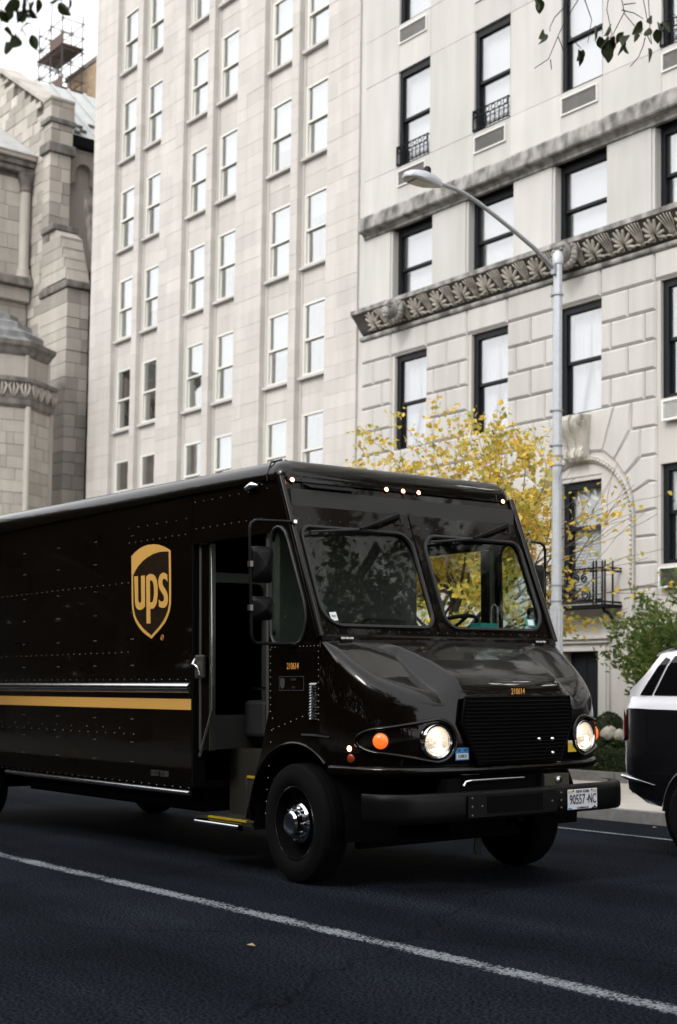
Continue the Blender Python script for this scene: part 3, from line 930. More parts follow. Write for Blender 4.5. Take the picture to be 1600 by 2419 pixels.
# iron balcony with scrolls
by, bx0, bx1, bz0, bz1 = FY - .42, -18.12, -16.60, 3.06, 3.70
g = G()
g.box(bx0 - .03, bx1 + .03, by - .03, FY, bz0 - .05, bz0)
for zz in (bz1, bz1 - .05, bz0 + .04):
    g.tube([(bx0, FY, zz), (bx0, by, zz), (bx1, by, zz), (bx1, FY, zz)], .020, 6)
bal = g.build("balcony", 'iron', ap)
for xq, yq in [(bx0, by), (bx1, by), (bx1 - .2, by), (bx0 + .2, by), (bx1, by + .2), (bx1 - .27, by), (bx1 - .06, by), (bx0 + .06, by)]:
    G().tube([(xq, yq, bz0), (xq, yq, bz1 + .10), (xq, yq, bz1 + .14)], [.018, .018, .004], 6).build("post", 'iron', bal)
def spiral(cx, cz, r0, turns, sg, ph):
    n = int(14 * turns)
    return [(cx + sg * r0 * (1 - .85 * t / n) * math.cos(ph + 6.283 * turns * t / n), by, cz + r0 * (1 - .85 * t / n) * math.sin(ph + 6.283 * turns * t / n)) for t in range(n + 1)]
for cx in (-17.78, -17.18):
    for sg in (-1, 1):
        G().tube(spiral(cx + sg * .13, bz0 + .18, .12, 1.7, sg, -1.2), .019, 5).build("scroll", 'iron', bal)
        G().tube(spiral(cx + sg * .10, bz0 + .47, .085, 1.5, sg, 1.2), .017, 5).build("scroll", 'iron', bal)
for i in range(7):
    a = rad(20 + 140 * i / 6)
    G().tube([(-17.48, by, bz0 + .08), (-17.48 + .12 * math.cos(a), by, bz0 + .08 + .2 * math.sin(a)), (-17.48 + .20 * math.cos(a), by, bz0 + .08 + .44 * math.sin(a))], [.019, .021, .010], 5).build("scroll", 'iron', bal)
for xq in (bx0 + .1, bx1 - .06):
    G().tube([(xq, FY, bz0 - .42), (xq, FY - .08, bz0 - .40), (xq, FY - .14, bz0 - .26), (xq, FY - .24, bz0 - .16), (xq, by + .05, bz0 - .12), (xq, by + .02, bz0 - .03)], .028, 6).build("bracket", 'iron', bal)

# ------------------------------------------------------------------ limestone tower in the middle
tw = empty("limestone_tower", (-30, FY, 0), "tall plain limestone building with paired recessed bays of cream sash windows", "building")
TX0, TX1 = -36.97, -24.25
ZT = 26.6
TF, TH = 2.62, 1.745
BAYS = []
for Sx in (-35.66, -31.86, -28.06):
    BAYS += [(Sx, Sx + 1.18), (Sx + 1.47, Sx + 2.62)]
G().box(TX0, TX1, FY + .7, FY + 14, 0, ZT).build("core_wall", 'core', tw)
G().box(TX0, TX0 + .02, FY + .4, FY + .7, 0, ZT).build("side_wall", 'lime', tw)
CHT = TF / 8
blocks = []                                   # (x0,x1,z0,z1,front)
piers = [(TX0, BAYS[0][0], 3)] + [(BAYS[i][1], BAYS[i + 1][0], 0 if i % 2 == 0 else 2) for i in range(5)] + [(BAYS[5][1], TX1, 2)]
nc = int((ZT - 0.0) / CHT)
zoff = 6.24 - int(6.24 / CHT) * CHT
for (xa, xb, nb) in piers:
    for c in range(nc):
        z0 = zoff + c * CHT - CHT; z1 = z0 + CHT
        if z1 < 0.05: continue
        z0 = max(z0, 0.0)
        if nb == 0: e = [xa, xb]
        else:
            wd = xb - xa
            fr = RND.choice([.32, .38, .5, .62, .68]) if nb == 2 else RND.choice([.3, .45, .6])
            e = [xa, xa + wd * fr, xb] if RND.random() < .85 else [xa, xb]
        for a, b in zip(e, e[1:]): blocks.append((a, b, z0, z1))
floors = [3.62 + TF * i for i in range(9)]     # sill heights 3.62, 6.24, 8.86 ...
cz = 11.0
def keyd(b):
    return math.hypot((b[0] + b[1]) / 2, FY) + (60 if (b[2] < 5.6 or b[3] > 22.3) else 0)
blocks.sort(key=keyd)
def tower_block(g, b):
    dy = RND.uniform(-.004, .003)
    g.block(b[0] + .0015, b[1] - .0015, b[2] + .0015, b[3] - .0015, FY + dy, FY + .35, .0014)
for b in blocks[:300]:
    g = G(); tower_block(g, b); g.build("ashlar_stone", 'lime', tw)
g = G()
for b in blocks[300:]: tower_block(g, b)
finish("ashlar_stones", g.rawmesh("ashlar_stones"), 'lime', tw, kind='stuff')
# stepped inner reveals, spandrels, sills, windows
for bi, (xa, xb) in enumerate(BAYS):
    G().box(xa, xa + .075, FY + .15, FY + .5, 0, ZT).build("reveal_strip", 'lime', tw)
    G().box(xb - .075, xb, FY + .15, FY + .5, 0, ZT).build("reveal_strip", 'lime', tw)
    for fi, zs in enumerate(floors):
        zh = zs + TH
        G().block(xa + .078, xb - .078, zh + .002, zs + TF - .45, FY + .17 + jit(.003), FY + .6, .004).build("lintel_stone", 'lime', tw)
        G().block(xa + .078, xb - .078, zs + TF - .448, zs + TF - .10, FY + .17 + jit(.003), FY + .6, .004).build("spandrel_stone", 'lime', tw)
        G().box(xa + .03, xb - .03, FY + .06, FY + .55, zs - .085 + TF, zs + TF - .015).build("window_sill", 'lime_r', tw, bevel=.008)
        bk = RND.choice(['room', 'half', 'half', 'room']) if fi < 3 else RND.choice(['half', 'shade', 'shade'])
        window(tw, xa + .078, xb - .078, zs - .01, zh, FY + .20, 'whiteframe', 0.07, 0.05, 0.06, 0.07, 0.5, bk, 'pane', proud=.03)
    G().box(xa, xb, FY + .17, FY + .6, 0, 3.53).build("base_panel", 'lime', tw)

# ------------------------------------------------------------------ church on the left
ch = empty("church", (-43, FY, 0), "weathered stone church gable with stepped buttress, octagonal turret and lead roof", "church")
GX0, GX1 = -47.0, -40.25
cope = lambda x: 20.05 + (-40.32 - x) * .637
G().prism([(GX0, 0), (-39.9, 0), (-39.9, 19.8), (GX1, cope(GX1)), (-44.0, cope(-44.0)), (GX0, cope(-41.0))], lambda a, b, d: (a, d, b), FY + .12, FY + .7).build("gable_core", 'church_s', ch)
cb = []
z = 0.0
while z < 24.4:
    hh = RND.choice([.30, .34, .38, .42, .27])
    x = GX0
    while x < -39.95:
        w = RND.uniform(.35, .85)
        x1 = min(x + w, -39.95)
        if -39.95 - x1 < .25: x1 = -39.95
        top = min(z + hh, (cope(x1) if x1 > -44 else cope(-88 - x)) - .05)
        if top - z > .1 and x1 - x > .1: cb.append((x, x1, z, top))
        x = x1
    z += hh
vis = lambda b: (b[1] > -44.8 and b[2] > 6.5 and not (b[1] < -41.3 and b[2] < 18.2))
cb.sort(key=lambda b: not vis(b))
nvis = min(300, sum(1 for b in cb if vis(b)))
for b in cb[:nvis]:
    G().block(b[0] + .003, b[1] - .003, b[2] + .003, b[3] - .003, FY + RND.uniform(-.018, .012), FY + .2, .007).build("wall_stone", 'church', ch)
g = G()
for b in cb[nvis:]: g.block(b[0] + .003, b[1] - .003, b[2] + .003, b[3] - .003, FY + RND.uniform(-.018, .012), FY + .2, .007)
finish("wall_stones", g.rawmesh("wall_stones"), 'church', ch, kind='stuff')
# raking coping in separate stones
for i in range(6):
    xa = -40.3 - i * .62; xb = xa - .615
    G().add([(xa, FY - .10, cope(xa) - .02), (xb, FY - .10, cope(xb) - .02), (xb, FY - .10, cope(xb) + .12), (xa, FY - .10, cope(xa) + .12),
             (xa, FY + .75, cope(xa) - .02), (xb, FY + .75, cope(xb) - .02), (xb, FY + .75, cope(xb) + .16), (xa, FY + .75, cope(xa) + .16)],
            [(0, 1, 2, 3), (4, 7, 6, 5), (0, 3, 7, 4), (1, 5, 6, 2), (3, 2, 6, 7), (0, 4, 5, 1)]).build("coping_stone", 'church_p', ch)
# corner buttress in stages, each of coursed stones
def stage(xa, xb, ya, yb, z0, z1, name="buttress_stone", mm='church'):
    z = z0
    while z < z1 - .05:
        hh = min(RND.choice([.32, .38, .44]), z1 - z)
        if z1 - z - hh < .15: hh = z1 - z
        ym = ya + (yb - ya) * RND.uniform(.35, .65)
        for (a, b) in ((ya, ym), (ym, yb)):
            G().box(xa, xb + RND.uniform(-.012, .012), a + .005, b - .005, z + .005, z + hh - .005).build(name, mm, ch, bevel=.008)
        z += hh
G().box(-40.28, -39.86, FY - .02, FY + .64, 0, 19.4).build("buttress_core", 'church_s', ch)
stage(-40.30, -39.82, FY - .06, FY + .66, 15.9, 18.3)
stage(-40.30, -39.80, FY - .06, FY + .70, 18.62, 19.25)
stage(-40.33, -39.79, FY - .08, FY + .74, 19.42, 19.98)
for (z0, z1, e, mm) in ((18.30, 18.62, .07, 'church_s'), (19.25, 19.42, .06, 'church_s'), (19.98, 20.10, .03, 'church_p')):
    G().box(-40.36 - e, -39.80 + e, FY - .08 - e, FY + .72 + e, z0, z1).build("buttress_moulding", mm, ch, bevel=.03)
# lower, deeper stages stepping out to the right
G().prism([(-40.3, 13.9), (-38.45, 13.9), (-39.05, 15.45), (-39.5, 15.75), (-40.3, 15.75)], lambda a, b, d: (a, d, b), FY + .02, FY + .72).build("buttress_slope", 'church_p', ch)
G().box(-40.3, -39.40, FY - .10, FY + .78, 15.72, 15.93).build("buttress_moulding", 'church_s', ch, bevel=.04)
G().box(-40.3, -38.32, FY - .10, FY + .82, 13.68, 13.92).build("buttress_moulding", 'church_s', ch, bevel=.04)
G().box(-40.3, -38.46, FY + .0, FY + .76, 0, 13.7).build("buttress_core", 'church_s', ch)
stage(-40.3, -38.42, FY - .05, FY + .78, 6.2, 13.66)
slope_w = G()
for i in range(4):
    z0 = 14.0 + .36 * i
    xr = lerp([(13.9, -38.46), (15.45, -39.05), (15.75, -39.5)], z0 + .18)
    G().box(-40.3, xr - .03, FY - .03, FY + .75, z0, z0 + .35).build("buttress_stone", 'church', ch, bevel=.01)
G().box(-39.86, -39.58, FY - .035, FY + .1, 12.28, 12.72).build("slit_window", 'iron', ch)
# nave roof and clerestory beyond the gable
rx = lambda x: 22.42 + (-44.0 - x) * .865
G().add([(-44.0, FY + .75, rx(-44.0)), (-40.25, FY + .75, rx(-40.25) + .0), (-40.25, FY + 46, rx(-40.25)), (-44.0, FY + 46, rx(-44.0)),
         (-44.0, FY + .75, rx(-44.0) - .2), (-40.25, FY + .75, rx(-40.25) - .2), (-40.25, FY + 46, rx(-40.25) - .2), (-44.0, FY + 46, rx(-44.0) - .2)],
        [(0, 1, 2, 3), (4, 7, 6, 5), (0, 4, 5, 1), (1, 5, 6, 2), (2, 6, 7, 3), (3, 7, 4, 0)]).build("nave_roof", 'lead', ch)
for i in range(34):
    y = FY + 1.3 + i * .62
    G().tube([(-44.0, y, rx(-44.0) + .03), (-40.25, y, rx(-40.25) + .03)], .045, 5).build("roof_seam", 'lead', ch)
for (xs_, ys_) in ((-41.0, 1.5), (-41.3, 2.1), (-40.7, 1.5), (-40.9, 2.4), (-40.6, 2.2), (-41.6, 1.4), (-40.5, 1.2)):
    G().box(xs_ - .03, xs_ + .03, FY + ys_ - .12, FY + ys_ + .12, rx(xs_) + .02, rx(xs_) + .10).build("snow_guard", 'church_s', ch)
G().box(-40.37, -40.10, FY + .72, FY + 46, rx(-40.25) - .36, rx(-40.25) + .02).build("gutter", 'iron', ch, bevel=.04)
G().box(-41.1, -40.55, FY + .72, FY + 46, 5, rx(-40.25) - .3).build("nave_wall", 'church_p', ch)
for i in range(9):
    y0 = FY + .95 + .95 * i
    zt = 18.05
    arc = [(y0 + .42 + .30 * math.cos(rad(t)), zt + .34 * math.sin(rad(t))) for t in range(0, 181, 30)]
    G().prism([(y0 - .1, zt - .45), (y0 + .12, zt - .3), (y0 + .12, zt)] + arc[::-1] + [(y0 + .72, zt), (y0 + .72, zt - .3), (y0 + .82, zt - .45), (y0 + .82, zt + .75), (y0 - .1, zt + .75)],
              lambda a, b, d: (d, a, b), -40.56, -40.30).build("corbel_arch", 'church_p', ch)
G().add([(-39.5, FY + 1.0, 17.2), (-39.5, FY + 1.35, 17.2), (-38.5, FY + 1.35, 14.6), (-38.5, FY + 1.0, 14.6), (-39.5, FY + 1.0, 16.6), (-39.5, FY + 1.35, 16.6), (-38.8, FY + 1.35, 14.2), (-38.8, FY + 1.0, 14.2)],
        [(0, 1, 2, 3), (4, 7, 6, 5), (0, 4, 5, 1), (1, 5, 6, 2), (2, 6, 7, 3), (3, 7, 4, 0)]).build("flying_buttress", 'church_s', ch)
stage(-39.5, -38.5, FY + .95, FY + 1.6, 8.0, 14.5)
G().tube([(-38.35, FY + .7, 14.3), (-38.35, FY + .7, 4.0)], .05, 6).build("rain_pipe", 'iron', ch)

# octagonal turret with frieze and stepped lead roof
TXc, TYc, TR = -38.28, 16.70, 1.60
def octa(r, z): return [(TXc + r * math.cos(rad(10.5 + 45 * i)), TYc + r * math.sin(rad(10.5 + 45 * i)), z) for i in range(8)]
def drum(name, rings, mm, sm=False, bevel=0):
    g = G(); g.grid([octa(r, z) for r, z in rings], closed=True)
    return g.build(name, mm, ch, bevel=bevel)
drum("turret_wall", [(TR, 0), (TR, 9.48)], 'church_p')
drum("frieze_band", [(TR + .04, 9.42), (TR + .10, 9.50), (TR + .10, 9.64), (TR + .12, 9.70), (TR + .12, 10.08), (TR + .20, 10.14), (TR + .20, 10.24), (TR + .02, 10.30)], 'church_s')
drum("turret_upper_wall", [(TR - .12, 10.25), (TR - .12, 11.0)], 'church_p')
drum("turret_cornice", [(TR - .12, 10.92), (TR - .05, 11.0), (TR + .02, 11.12), (TR + .10, 11.2), (TR + .13, 11.32), (TR - .05, 11.38)], 'church_s')
drum("turret_roof", [(TR - .04, 11.36), (TR - .25, 11.50), (TR - .27, 11.66), (TR - .60, 11.84), (TR - .62, 12.0), (TR - 1.0, 12.14), (TR - 1.02, 12.3), (.02, 12.45)], 'leadd')
# facet pilasters, frieze leaves
for i in range(8):
    a = rad(10.5 + 45 * i)
    cx, cy = TXc + TR * math.cos(a), TYc + TR * math.sin(a)
    if cx < TXc - .5: continue
    G().tube([(cx, cy, 0), (cx, cy, 9.45)], .09, 8).build("corner_shaft", 'church_p', ch, smooth=50)
    G().tube([(TXc + (TR - .1) * math.cos(a), TYc + (TR - .1) * math.sin(a), 10.3), (TXc + (TR - .1) * math.cos(a), TYc + (TR - .1) * math.sin(a), 10.95)], .06, 8).build("corner_shaft", 'church_p', ch, smooth=50)
lf = G()
for sg in (-1, 1):
    lf.tube([(0, 0, 0), (sg * .07, -.03, .12), (sg * .13, -.04, .30), (sg * .07, -.03, .42)], [.02, .035, .03, .008], 5)
lf.tube([(0, -.02, .02), (0, -.05, .22), (0, -.03, .44)], [.02, .03, .008], 5)
lfm = lf.mesh("frieze_leaf"); lfm.materials.append(MT['church_p']); lfm.shade_smooth()
for i in range(8):
    p, q = octa(TR + .13, 9.70)[i], octa(TR + .13, 9.70)[(i + 1) % 8]
    if (p[0] + q[0]) / 2 < TXc: continue
    ang = math.atan2(q[1] - p[1], q[0] - p[0])
    for t in range(4):
        f_ = (t + .5) / 4
        piece("frieze_leaf", lfm, ch, (p[0] + (q[0] - p[0]) * f_, p[1] + (q[1] - p[1]) * f_, 9.68), None, (0, 0, ang + math.pi if False else ang))
# courses on the turret drum: shallow bands
tc = []
for c in range(27):
    z0 = .2 + c * .34
    for i in range(8):
        p, q = octa(TR + .012, 0)[i], octa(TR + .012, 0)[(i + 1) % 8]
        if (p[0] + q[0]) / 2 < TXc - .2: continue
        e = [0.07] + sorted(RND.uniform(.2, .8) for _ in range(2)) + [.93]
        for a, b in zip(e, e[1:]):
            if b - a < .08: continue
            n_ = Vector((q[1] - p[1], -(q[0] - p[0]), 0)).normalized() * (-1)
            P = Vector(p); Q = Vector(q); c0 = (P + Q) / 2 - Vector((TXc, TYc, 0)); c0.z = 0
            nn = c0.normalized() * RND.uniform(.004, .02)
            A = P.lerp(Q, a + .004) ; B = P.lerp(Q, b - .004)
            ins = c0.normalized() * -.06
            tc.append((A, B, nn, ins, z0 + .006, z0 + .334))
for (A, B, nn, ins, z0, z1) in tc:
    if z0 < 6.0: continue
    G().add([(*(A + nn).xy, z0), (*(B + nn).xy, z0), (*(B + nn).xy, z1), (*(A + nn).xy, z1), (*(A + ins).xy, z0), (*(B + ins).xy, z0), (*(B + ins).xy, z1), (*(A + ins).xy, z1)],
            [(0, 1, 2, 3), (4, 7, 6, 5), (0, 4, 5, 1), (1, 5, 6, 2), (2, 6, 7, 3), (3, 7, 4, 0)]).build("turret_stone", 'church_p', ch)
# side porch: a wall facing the street corner, angle column against the gable
PX_ = -41.25
G().box(-47, PX_ - .06, 17.4, FY, 0, 18.0).build("porch_core", 'church_s', ch)
z = 9.0
while z < 17.7:
    y = 17.4 + RND.uniform(-.4, 0)
    while y < FY - .05:
        w = RND.uniform(.6, 1.2); y1 = min(y + w, FY - .05)
        G().box(PX_ - .2, PX_ + jit(.01), max(y, 17.4) + .005, y1 - .005, z + .005, z + .455).build("porch_stone", 'church_p', ch, bevel=.006)
        y = y1
    z += .46
cxx, cyy = PX_ + .05, FY - .22
G().tube([(cxx, cyy, 14.85), (cxx, cyy, 17.35)], .165, 14).build("angle_column", 'church_p', ch, smooth=50)
G().lathe([(.25, 14.5), (.26, 14.6), (.20, 14.7), (.22, 14.77), (.17, 14.86)], (cxx, cyy, 0), n=16).build("column_base", 'church_p', ch, smooth=50)
G().lathe([(.165, 17.30), (.20, 17.36), (.17, 17.40), (.21, 17.6), (.29, 17.82), (.31, 17.90)], (cxx, cyy, 0), n=16).build("column_capital", 'church_s', ch, smooth=50)
for (z0, z1, e, mm) in ((17.9, 18.08, .14, 'church_s'), (18.08, 18.26, .24, 'church_s'), (18.26, 18.42, .36, 'church_p'), (14.2, 14.5, .30, 'church_s'), (13.75, 14.2, .10, 'church_p')):
    G().box(-47, PX_ + .1 + e, 17.4, FY - .03, z0, z1).build("porch_cornice", mm, ch, bevel=.04)
G().add([(PX_ + .5, 17.4, 18.44), (PX_ + .5, FY - .02, 18.44), (-44.2, FY - .02, 20.6), (-44.2, 17.4, 20.6), (PX_ + .5, 17.4, 18.40), (PX_ + .5, FY - .02, 18.40), (-44.2, FY - .02, 20.5), (-44.2, 17.4, 20.5)],
        [(0, 1, 2, 3), (4, 7, 6, 5), (0, 4, 5, 1), (1, 5, 6, 2), (2, 6, 7, 3), (3, 7, 4, 0)]).build("porch_roof", 'lead', ch)

# brick block and scaffold tower far behind
bb = empty("brick_building", (-60, 40, 0), "tan brick block rising behind the church roof beside the scaffold", "building")
G().box(-81.9, -77.6, 40, 52, 0, 41.0).build("brick_wall", 'brick', bb)
g = G()
for c in range(60):
    for i in range(19):
        z0 = 36.2 + c * .085 * 1.0
        x0 = -81.9 + i * .235 + (.11 if c % 2 else 0)
        if z0 < 40.95 and x0 < -77.65: g.box(x0, min(x0 + .22, -77.6), 39.975, 40.02, z0, z0 + .072)
for c in range(58):
    for i in range(40):
        z0 = 36.0 + c * .085; y0 = 40.0 + i * .235 + (.11 if c % 2 else 0)
        g.box(-77.62, -77.575, y0, y0 + .22, z0, z0 + .072)
finish("bricks", g.rawmesh("bricks"), 'brick', bb, kind='stuff')
G().box(-82.0, -77.45, 39.9, 52, 41.0, 41.3).build("brick_coping", 'church_s', bb)
sf = empty("scaffold_tower", (-83, 39, 25), "rusty tube scaffold tower with plank decks against the white sky", "scaffold")
sx = (-82.3, -80.6, -79.0); sy = (38.2, 39.6)
for x in sx:
    for y in sy:
        G().tube([(x, y, 25), (x, y, 44.2 + (1.0 if x == -80.6 and y == 38.2 else .1 * RND.random()))], .045, 5).build("standard_tube", 'rust', sf)
for z in [37 + .95 * i for i in range(8)]:
    for y in sy: G().tube([(sx[0] - .2, y, z), (sx[2] + .2, y, z)], .04, 5).build("ledger_tube", 'rust', sf)
    for x in sx: G().tube([(x, sy[0] - .2, z + .05), (x, sy[1] + .2, z + .05)], .04, 5).build("ledger_tube", 'rust', sf)
for i in range(7):
    z = 37 + .95 * i
    G().tube([(sx[i % 2], sy[0], z), (sx[i % 2 + 1], sy[0], z + .95)], .035, 5).build("brace_tube", 'rust', sf)
    G().tube([(sx[0], sy[i % 2], z), (sx[0], sy[1 - i % 2], z + .95)], .035, 5).build("brace_tube", 'rust', sf)
for z in (39.2, 42.0):
    for i in range(5):
        G().box(sx[0] - .2, sx[2] + .1, sy[0] - .1 + i * .32, sy[0] + .2 + i * .32, z, z + .09).build("plank", 'plank', sf)
    G().box(sx[0] + 1.6, sx[2] + .2, sy[0] - .05, sy[0] + .0, z + .1, z + .75).build("toe_board", 'plank', sf)
# ------------------------------------------------------------------ delivery truck
TX, TY, LEAN = -8.47, 6.10, rad(1.2)
TW = 2.41
tk = empty("delivery_truck", (TX, TY + .034, 0), "glossy dark brown parcel delivery step van with gold shield emblem and open side door", "truck", local=True)
tk.rotation_euler = (LEAN, 0, 0)
sv = lambda a, b, d: (a, d, b)                    # side mapping (u, z, v)
vm = lambda v: TW - v

def mirror_side(fn):
    for far in (False, True): fn(far)
RZ = lambda u: 3.03 + (-.355 - u) * .0122         # top of the side wall
AP = lambda z: .296 - (z - 1.83) * .407           # windshield plane: u at height z
def arch(cx, cz, r, a0, a1, n=12):
    return [(cx + r * math.cos(rad(a0 + (a1 - a0) * i / n)), cz + r * math.sin(rad(a0 + (a1 - a0) * i / n))) for i in range(n + 1)]
UB = -7.1
TH_ = .035
GLS = [(-.300, 1.83), (-.265, 1.775), (-.20, 1.755), (.02, 1.755), (.085, 1.775), (.125, 1.84), (.15, 1.95), (.13, 2.06), (-.075, 2.53), (-.115, 2.60), (-.165, 2.635), (-.215, 2.645), (-.265, 2.63), (-.295, 2.59), (-.308, 2.54)]
def body_side(far):
    v0, v1 = (0.0, TH_) if not far else (TW, TW - TH_)
    # cargo side with rear wheel arch
    out = [(UB, .62), (-6.63, .62)] + arch(-5.95, .45, .66, 165, 15)[0:] + [(-5.28, .62), (-1.452, .60), (-1.452, RZ(-1.45)), (UB, RZ(UB))]
    G().prism(out, sv, v0, v1).build("cargo_side_panel", 'paint', tk)
    # panel over the door and up to the A-pillar
    out = [(-1.446, 2.61), (-.34, 2.61), (-.34, 2.70), (AP(2.70), 2.70), (AP(3.03), RZ(-.2)), (-1.446, RZ(-1.446))]
    G().prism(out, sv, v0, v1).build("door_header_panel", 'paint', tk)
    # quarter panel around the side glass, down to the arch
    out = [(-.34, 2.697), (-.34, 1.25), (-.45, .93), (-.55, .70), (-.66, .42), (-.60, .42)] + arch(0, .44, .58, 183, 60) + [(.31, .96), (.31, 1.79), (AP(2.697), 2.697)]
    G().prism(out, sv, v0 + (.0 if not far else 0), v1, [GLS]).build("quarter_panel", 'paint', tk)
    q = (v0 + v1) / 2
    G().prism([(p[0], p[1]) for p in GLS], sv, q - .003, q + .003).build("quarter_glass", 'glass', tk)
    so = -1 if not far else 1
    G().tube([(p[0], (v0 if not far else v0) + so * .004, p[1]) for p in GLS], .014, 6, closed=True).build("glass_gasket", 'rubber', tk, smooth=60)
    # A-pillar bead
    G().tube([(AP(z) + .012, v0 + so * .0, z) for z in (1.80, 2.2, 2.6, 3.02)], [.03, .028, .028, .028], 8).build("pillar_bead", 'paint', tk, smooth=60)
mirror_side(body_side)

# windshield wall (tilted plane)
tl = math.hypot(1.0, .407)
wm = lambda v, z, d: (AP(z) + d / tl, v, z + d * .407 / tl)
WS = []
for (a, b, rr) in ((.065, 1.143, (.17, .11, .14, .09)), (1.267, 2.345, (.11, .17, .09, .14))):
    WS.append(rrect(a, b, 1.885, 2.64, rr))
G().prism([(.0, 1.81), (TW, 1.81), (TW, 3.03), (.0, 3.03)], wm, 0, -.03, WS).build("windshield_wall", 'paint', tk)
for i, w in enumerate(WS):
    G().prism(w, wm, -.012, -.018).build("windshield_pane", 'glass', tk)
    G().tube([wm(p[0], p[1], .004) for p in w], .017, 6, closed=True).build("windshield_gasket", 'rubber', tk, smooth=60)
G().prism([(1.170, 1.83), (1.240, 1.83), (1.215, 3.0), (1.190, 3.0)], wm, 0.003, .008).build("centre_seam", 'paint', tk)
# cowl shelf below the glass
G().prism([(AP(1.82) - .05, 1.83), (AP(1.82) + .035, 1.815), (AP(1.82) + .045, 1.765), (AP(1.82) - .05, 1.74)], lambda a, b, d: (a, d, b), .0, TW).build("cowl", 'paint', tk, bevel=.008)

# roof: rounded edge all round
def outline(ins):
    x0, x1, y0, y1, r = UB + ins, -.175 - ins * .95, ins, TW - ins, .10
    return rrect(x0, x1, y0, y1, max(.02, r - ins * .3), 6)
rows = []
Rr = .145
for t in range(0, 91, 10):
    ins = Rr * (1 - math.cos(rad(t))); dz = Rr * math.sin(rad(t))
    rows.append([(a, b, RZ(a) + dz) for a, b in outline(ins - .012)])
rows.append([(UB + (a - UB) * .5 - 1.6, TW / 2 + (b - TW / 2) * .1, RZ(a) + Rr + .02) for a, b in outline(Rr)])
rows.insert(0, [(a, b, RZ(a) - .03) for a, b in outline(-.012)])
G().grid(rows, closed=True).build("roof_cap", 'paint', tk, smooth=50)
# drip rail under the roof edge, cap seams
G().box(UB, -.36, -.022, .0, 3.022, 3.05).build("drip_rail", 'paint', tk)
for sg in (0, 1):
    vv = -.016 if not sg else TW + .016
    G().tube([(-.345, vv * 1.0, RZ(-.3) - .02), (-.345, vv, RZ(-.3) + .03), (-.35, (.03 if not sg else TW - .03), RZ(-.3) + .125), (-.36, (.14 if not sg else TW - .14), RZ(-.3) + .158)], .008, 5).build("cap_seam", 'paint', tk)
for vv in (.18, TW - .18):
    G().tube([wm(vv, 3.0, .02), wm(vv, 3.05, .03), (-.24, vv, 3.14), (-.38, vv, 3.19)], .007, 5).build("cap_seam", 'paint', tk)
G().box(UB - .03, UB, 0, TW, .6, 3.12).build("rear_wall", 'paint', tk)

# hood and front wings: one moulded shell from the cowl to the nose
OUT = [(.31, 1.205), (.45, 1.200), (.60, 1.178), (.73, 1.135), (.83, 1.075), (.91, 1.0), (.975, .90), (1.02, .79), (1.05, .66), (1.07, .50), (1.082, .32), (1.088, .16), (1.09, 0.0)]
def cr(P, t):
    n = len(P) - 1
    f_ = min(max(t, 0), 1) * n; i = min(int(f_), n - 1); q = f_ - i
    p0, p1, p2, p3 = P[max(i - 1, 0)], P[i], P[i + 1], P[min(i + 2, n)]
    return tuple(.5 * ((2 * p1[k]) + (-p0[k] + p2[k]) * q + (2 * p0[k] - 5 * p1[k] + 4 * p2[k] - p3[k]) * q * q + (-p0[k] + 3 * p1[k] - 3 * p2[k] + p3[k]) * q ** 3) for k in (0, 1))
NO = 110
HALF = [cr(OUT, i / NO) for i in range(NO + 1)]
def outU(h):      # u of the nose outline at half width h
    for (a, b), (c, d) in zip(HALF, HALF[1:]):
        if d <= h <= b: return a + (c - a) * (b - h) / max(b - d, 1e-6)
    return HALF[-1][0] if h < .01 else .31
ZCt = [(.31, 1.795), (.45, 1.745), (.6, 1.69), (.75, 1.63), (.9, 1.555), (1.0, 1.50), (1.06, 1.46), (1.10, 1.43)]
ZSt = [(.31, 1.785), (.45, 1.70), (.6, 1.60), (.75, 1.50), (.9, 1.42), (1.0, 1.375), (1.10, 1.34)]
def hoodz(u, h):
    b = lerp([(.31, .70), (.5, .60), (1.1, .50)], u); wd = lerp([(.31, .50), (.42, .20), (.5, .05), (.8, .11), (1.1, .16)], u)
    t = max(0.0, min(1.0, (h - b) / wd))
    zc = lerp(ZCt, u) + .005 * (1 - (h / .6) ** 2 if h < .6 else 0)
    zs = lerp(ZSt, u) + .010 * math.sin(min(1, max(0, (h - b) / (1.2 - b))) * 3.14)
    return zc * (1 - t) + zs * t
cols = [(i, -1) for i in range(NO + 1)] + [(i, 1) for i in range(NO - 1, -1, -1)]
KS = [i * .025 for i in range(33)] + [.84, .87, .90, .925, .945, .96, .975, .988, 1.0]
rows = []
for k in KS:
    row = []
    for (i, sg) in cols:
        ou, oh = HALF[i]
        cu_, chh = .31, 1.205 * (1 - i / NO)
        d = math.hypot(ou - cu_, oh - chh)
        u = cu_ + (ou - cu_) * k; hh = chh + (oh - chh) * k
        r = min(.115, d * .5)
        dist = (1 - k) * d
        drop = r * (1 - math.sqrt(max(0, 1 - (1 - dist / r) ** 2))) if (r > 1e-4 and dist < r) else 0
        row.append((u, TW / 2 + sg * hh, hoodz(u, hh) - drop))
    rows.append(row)
def archz(u): 
    return .44 + math.sqrt(max(0, .58 ** 2 - u * u)) if abs(u) < .58 else 0
last = rows[-1]
for t in (.12, .3, .5, .7, .85, 1.0):
    row = []
    for (p, (i, sg)) in zip(last, cols):
        zb = max(.865, archz(p[0])) if i < NO * .4 else .865
        bul = .016 * math.sin(t * 3.14)
        row.append((p[0] + bul * (1 if i > 26 else .3), p[1] + sg * bul * (.8 if i < 60 else 0), p[2] + (zb - p[2]) * t))
    rows.append(row)
hood = G().grid(rows).build("hood", 'paint', tk, smooth=30)
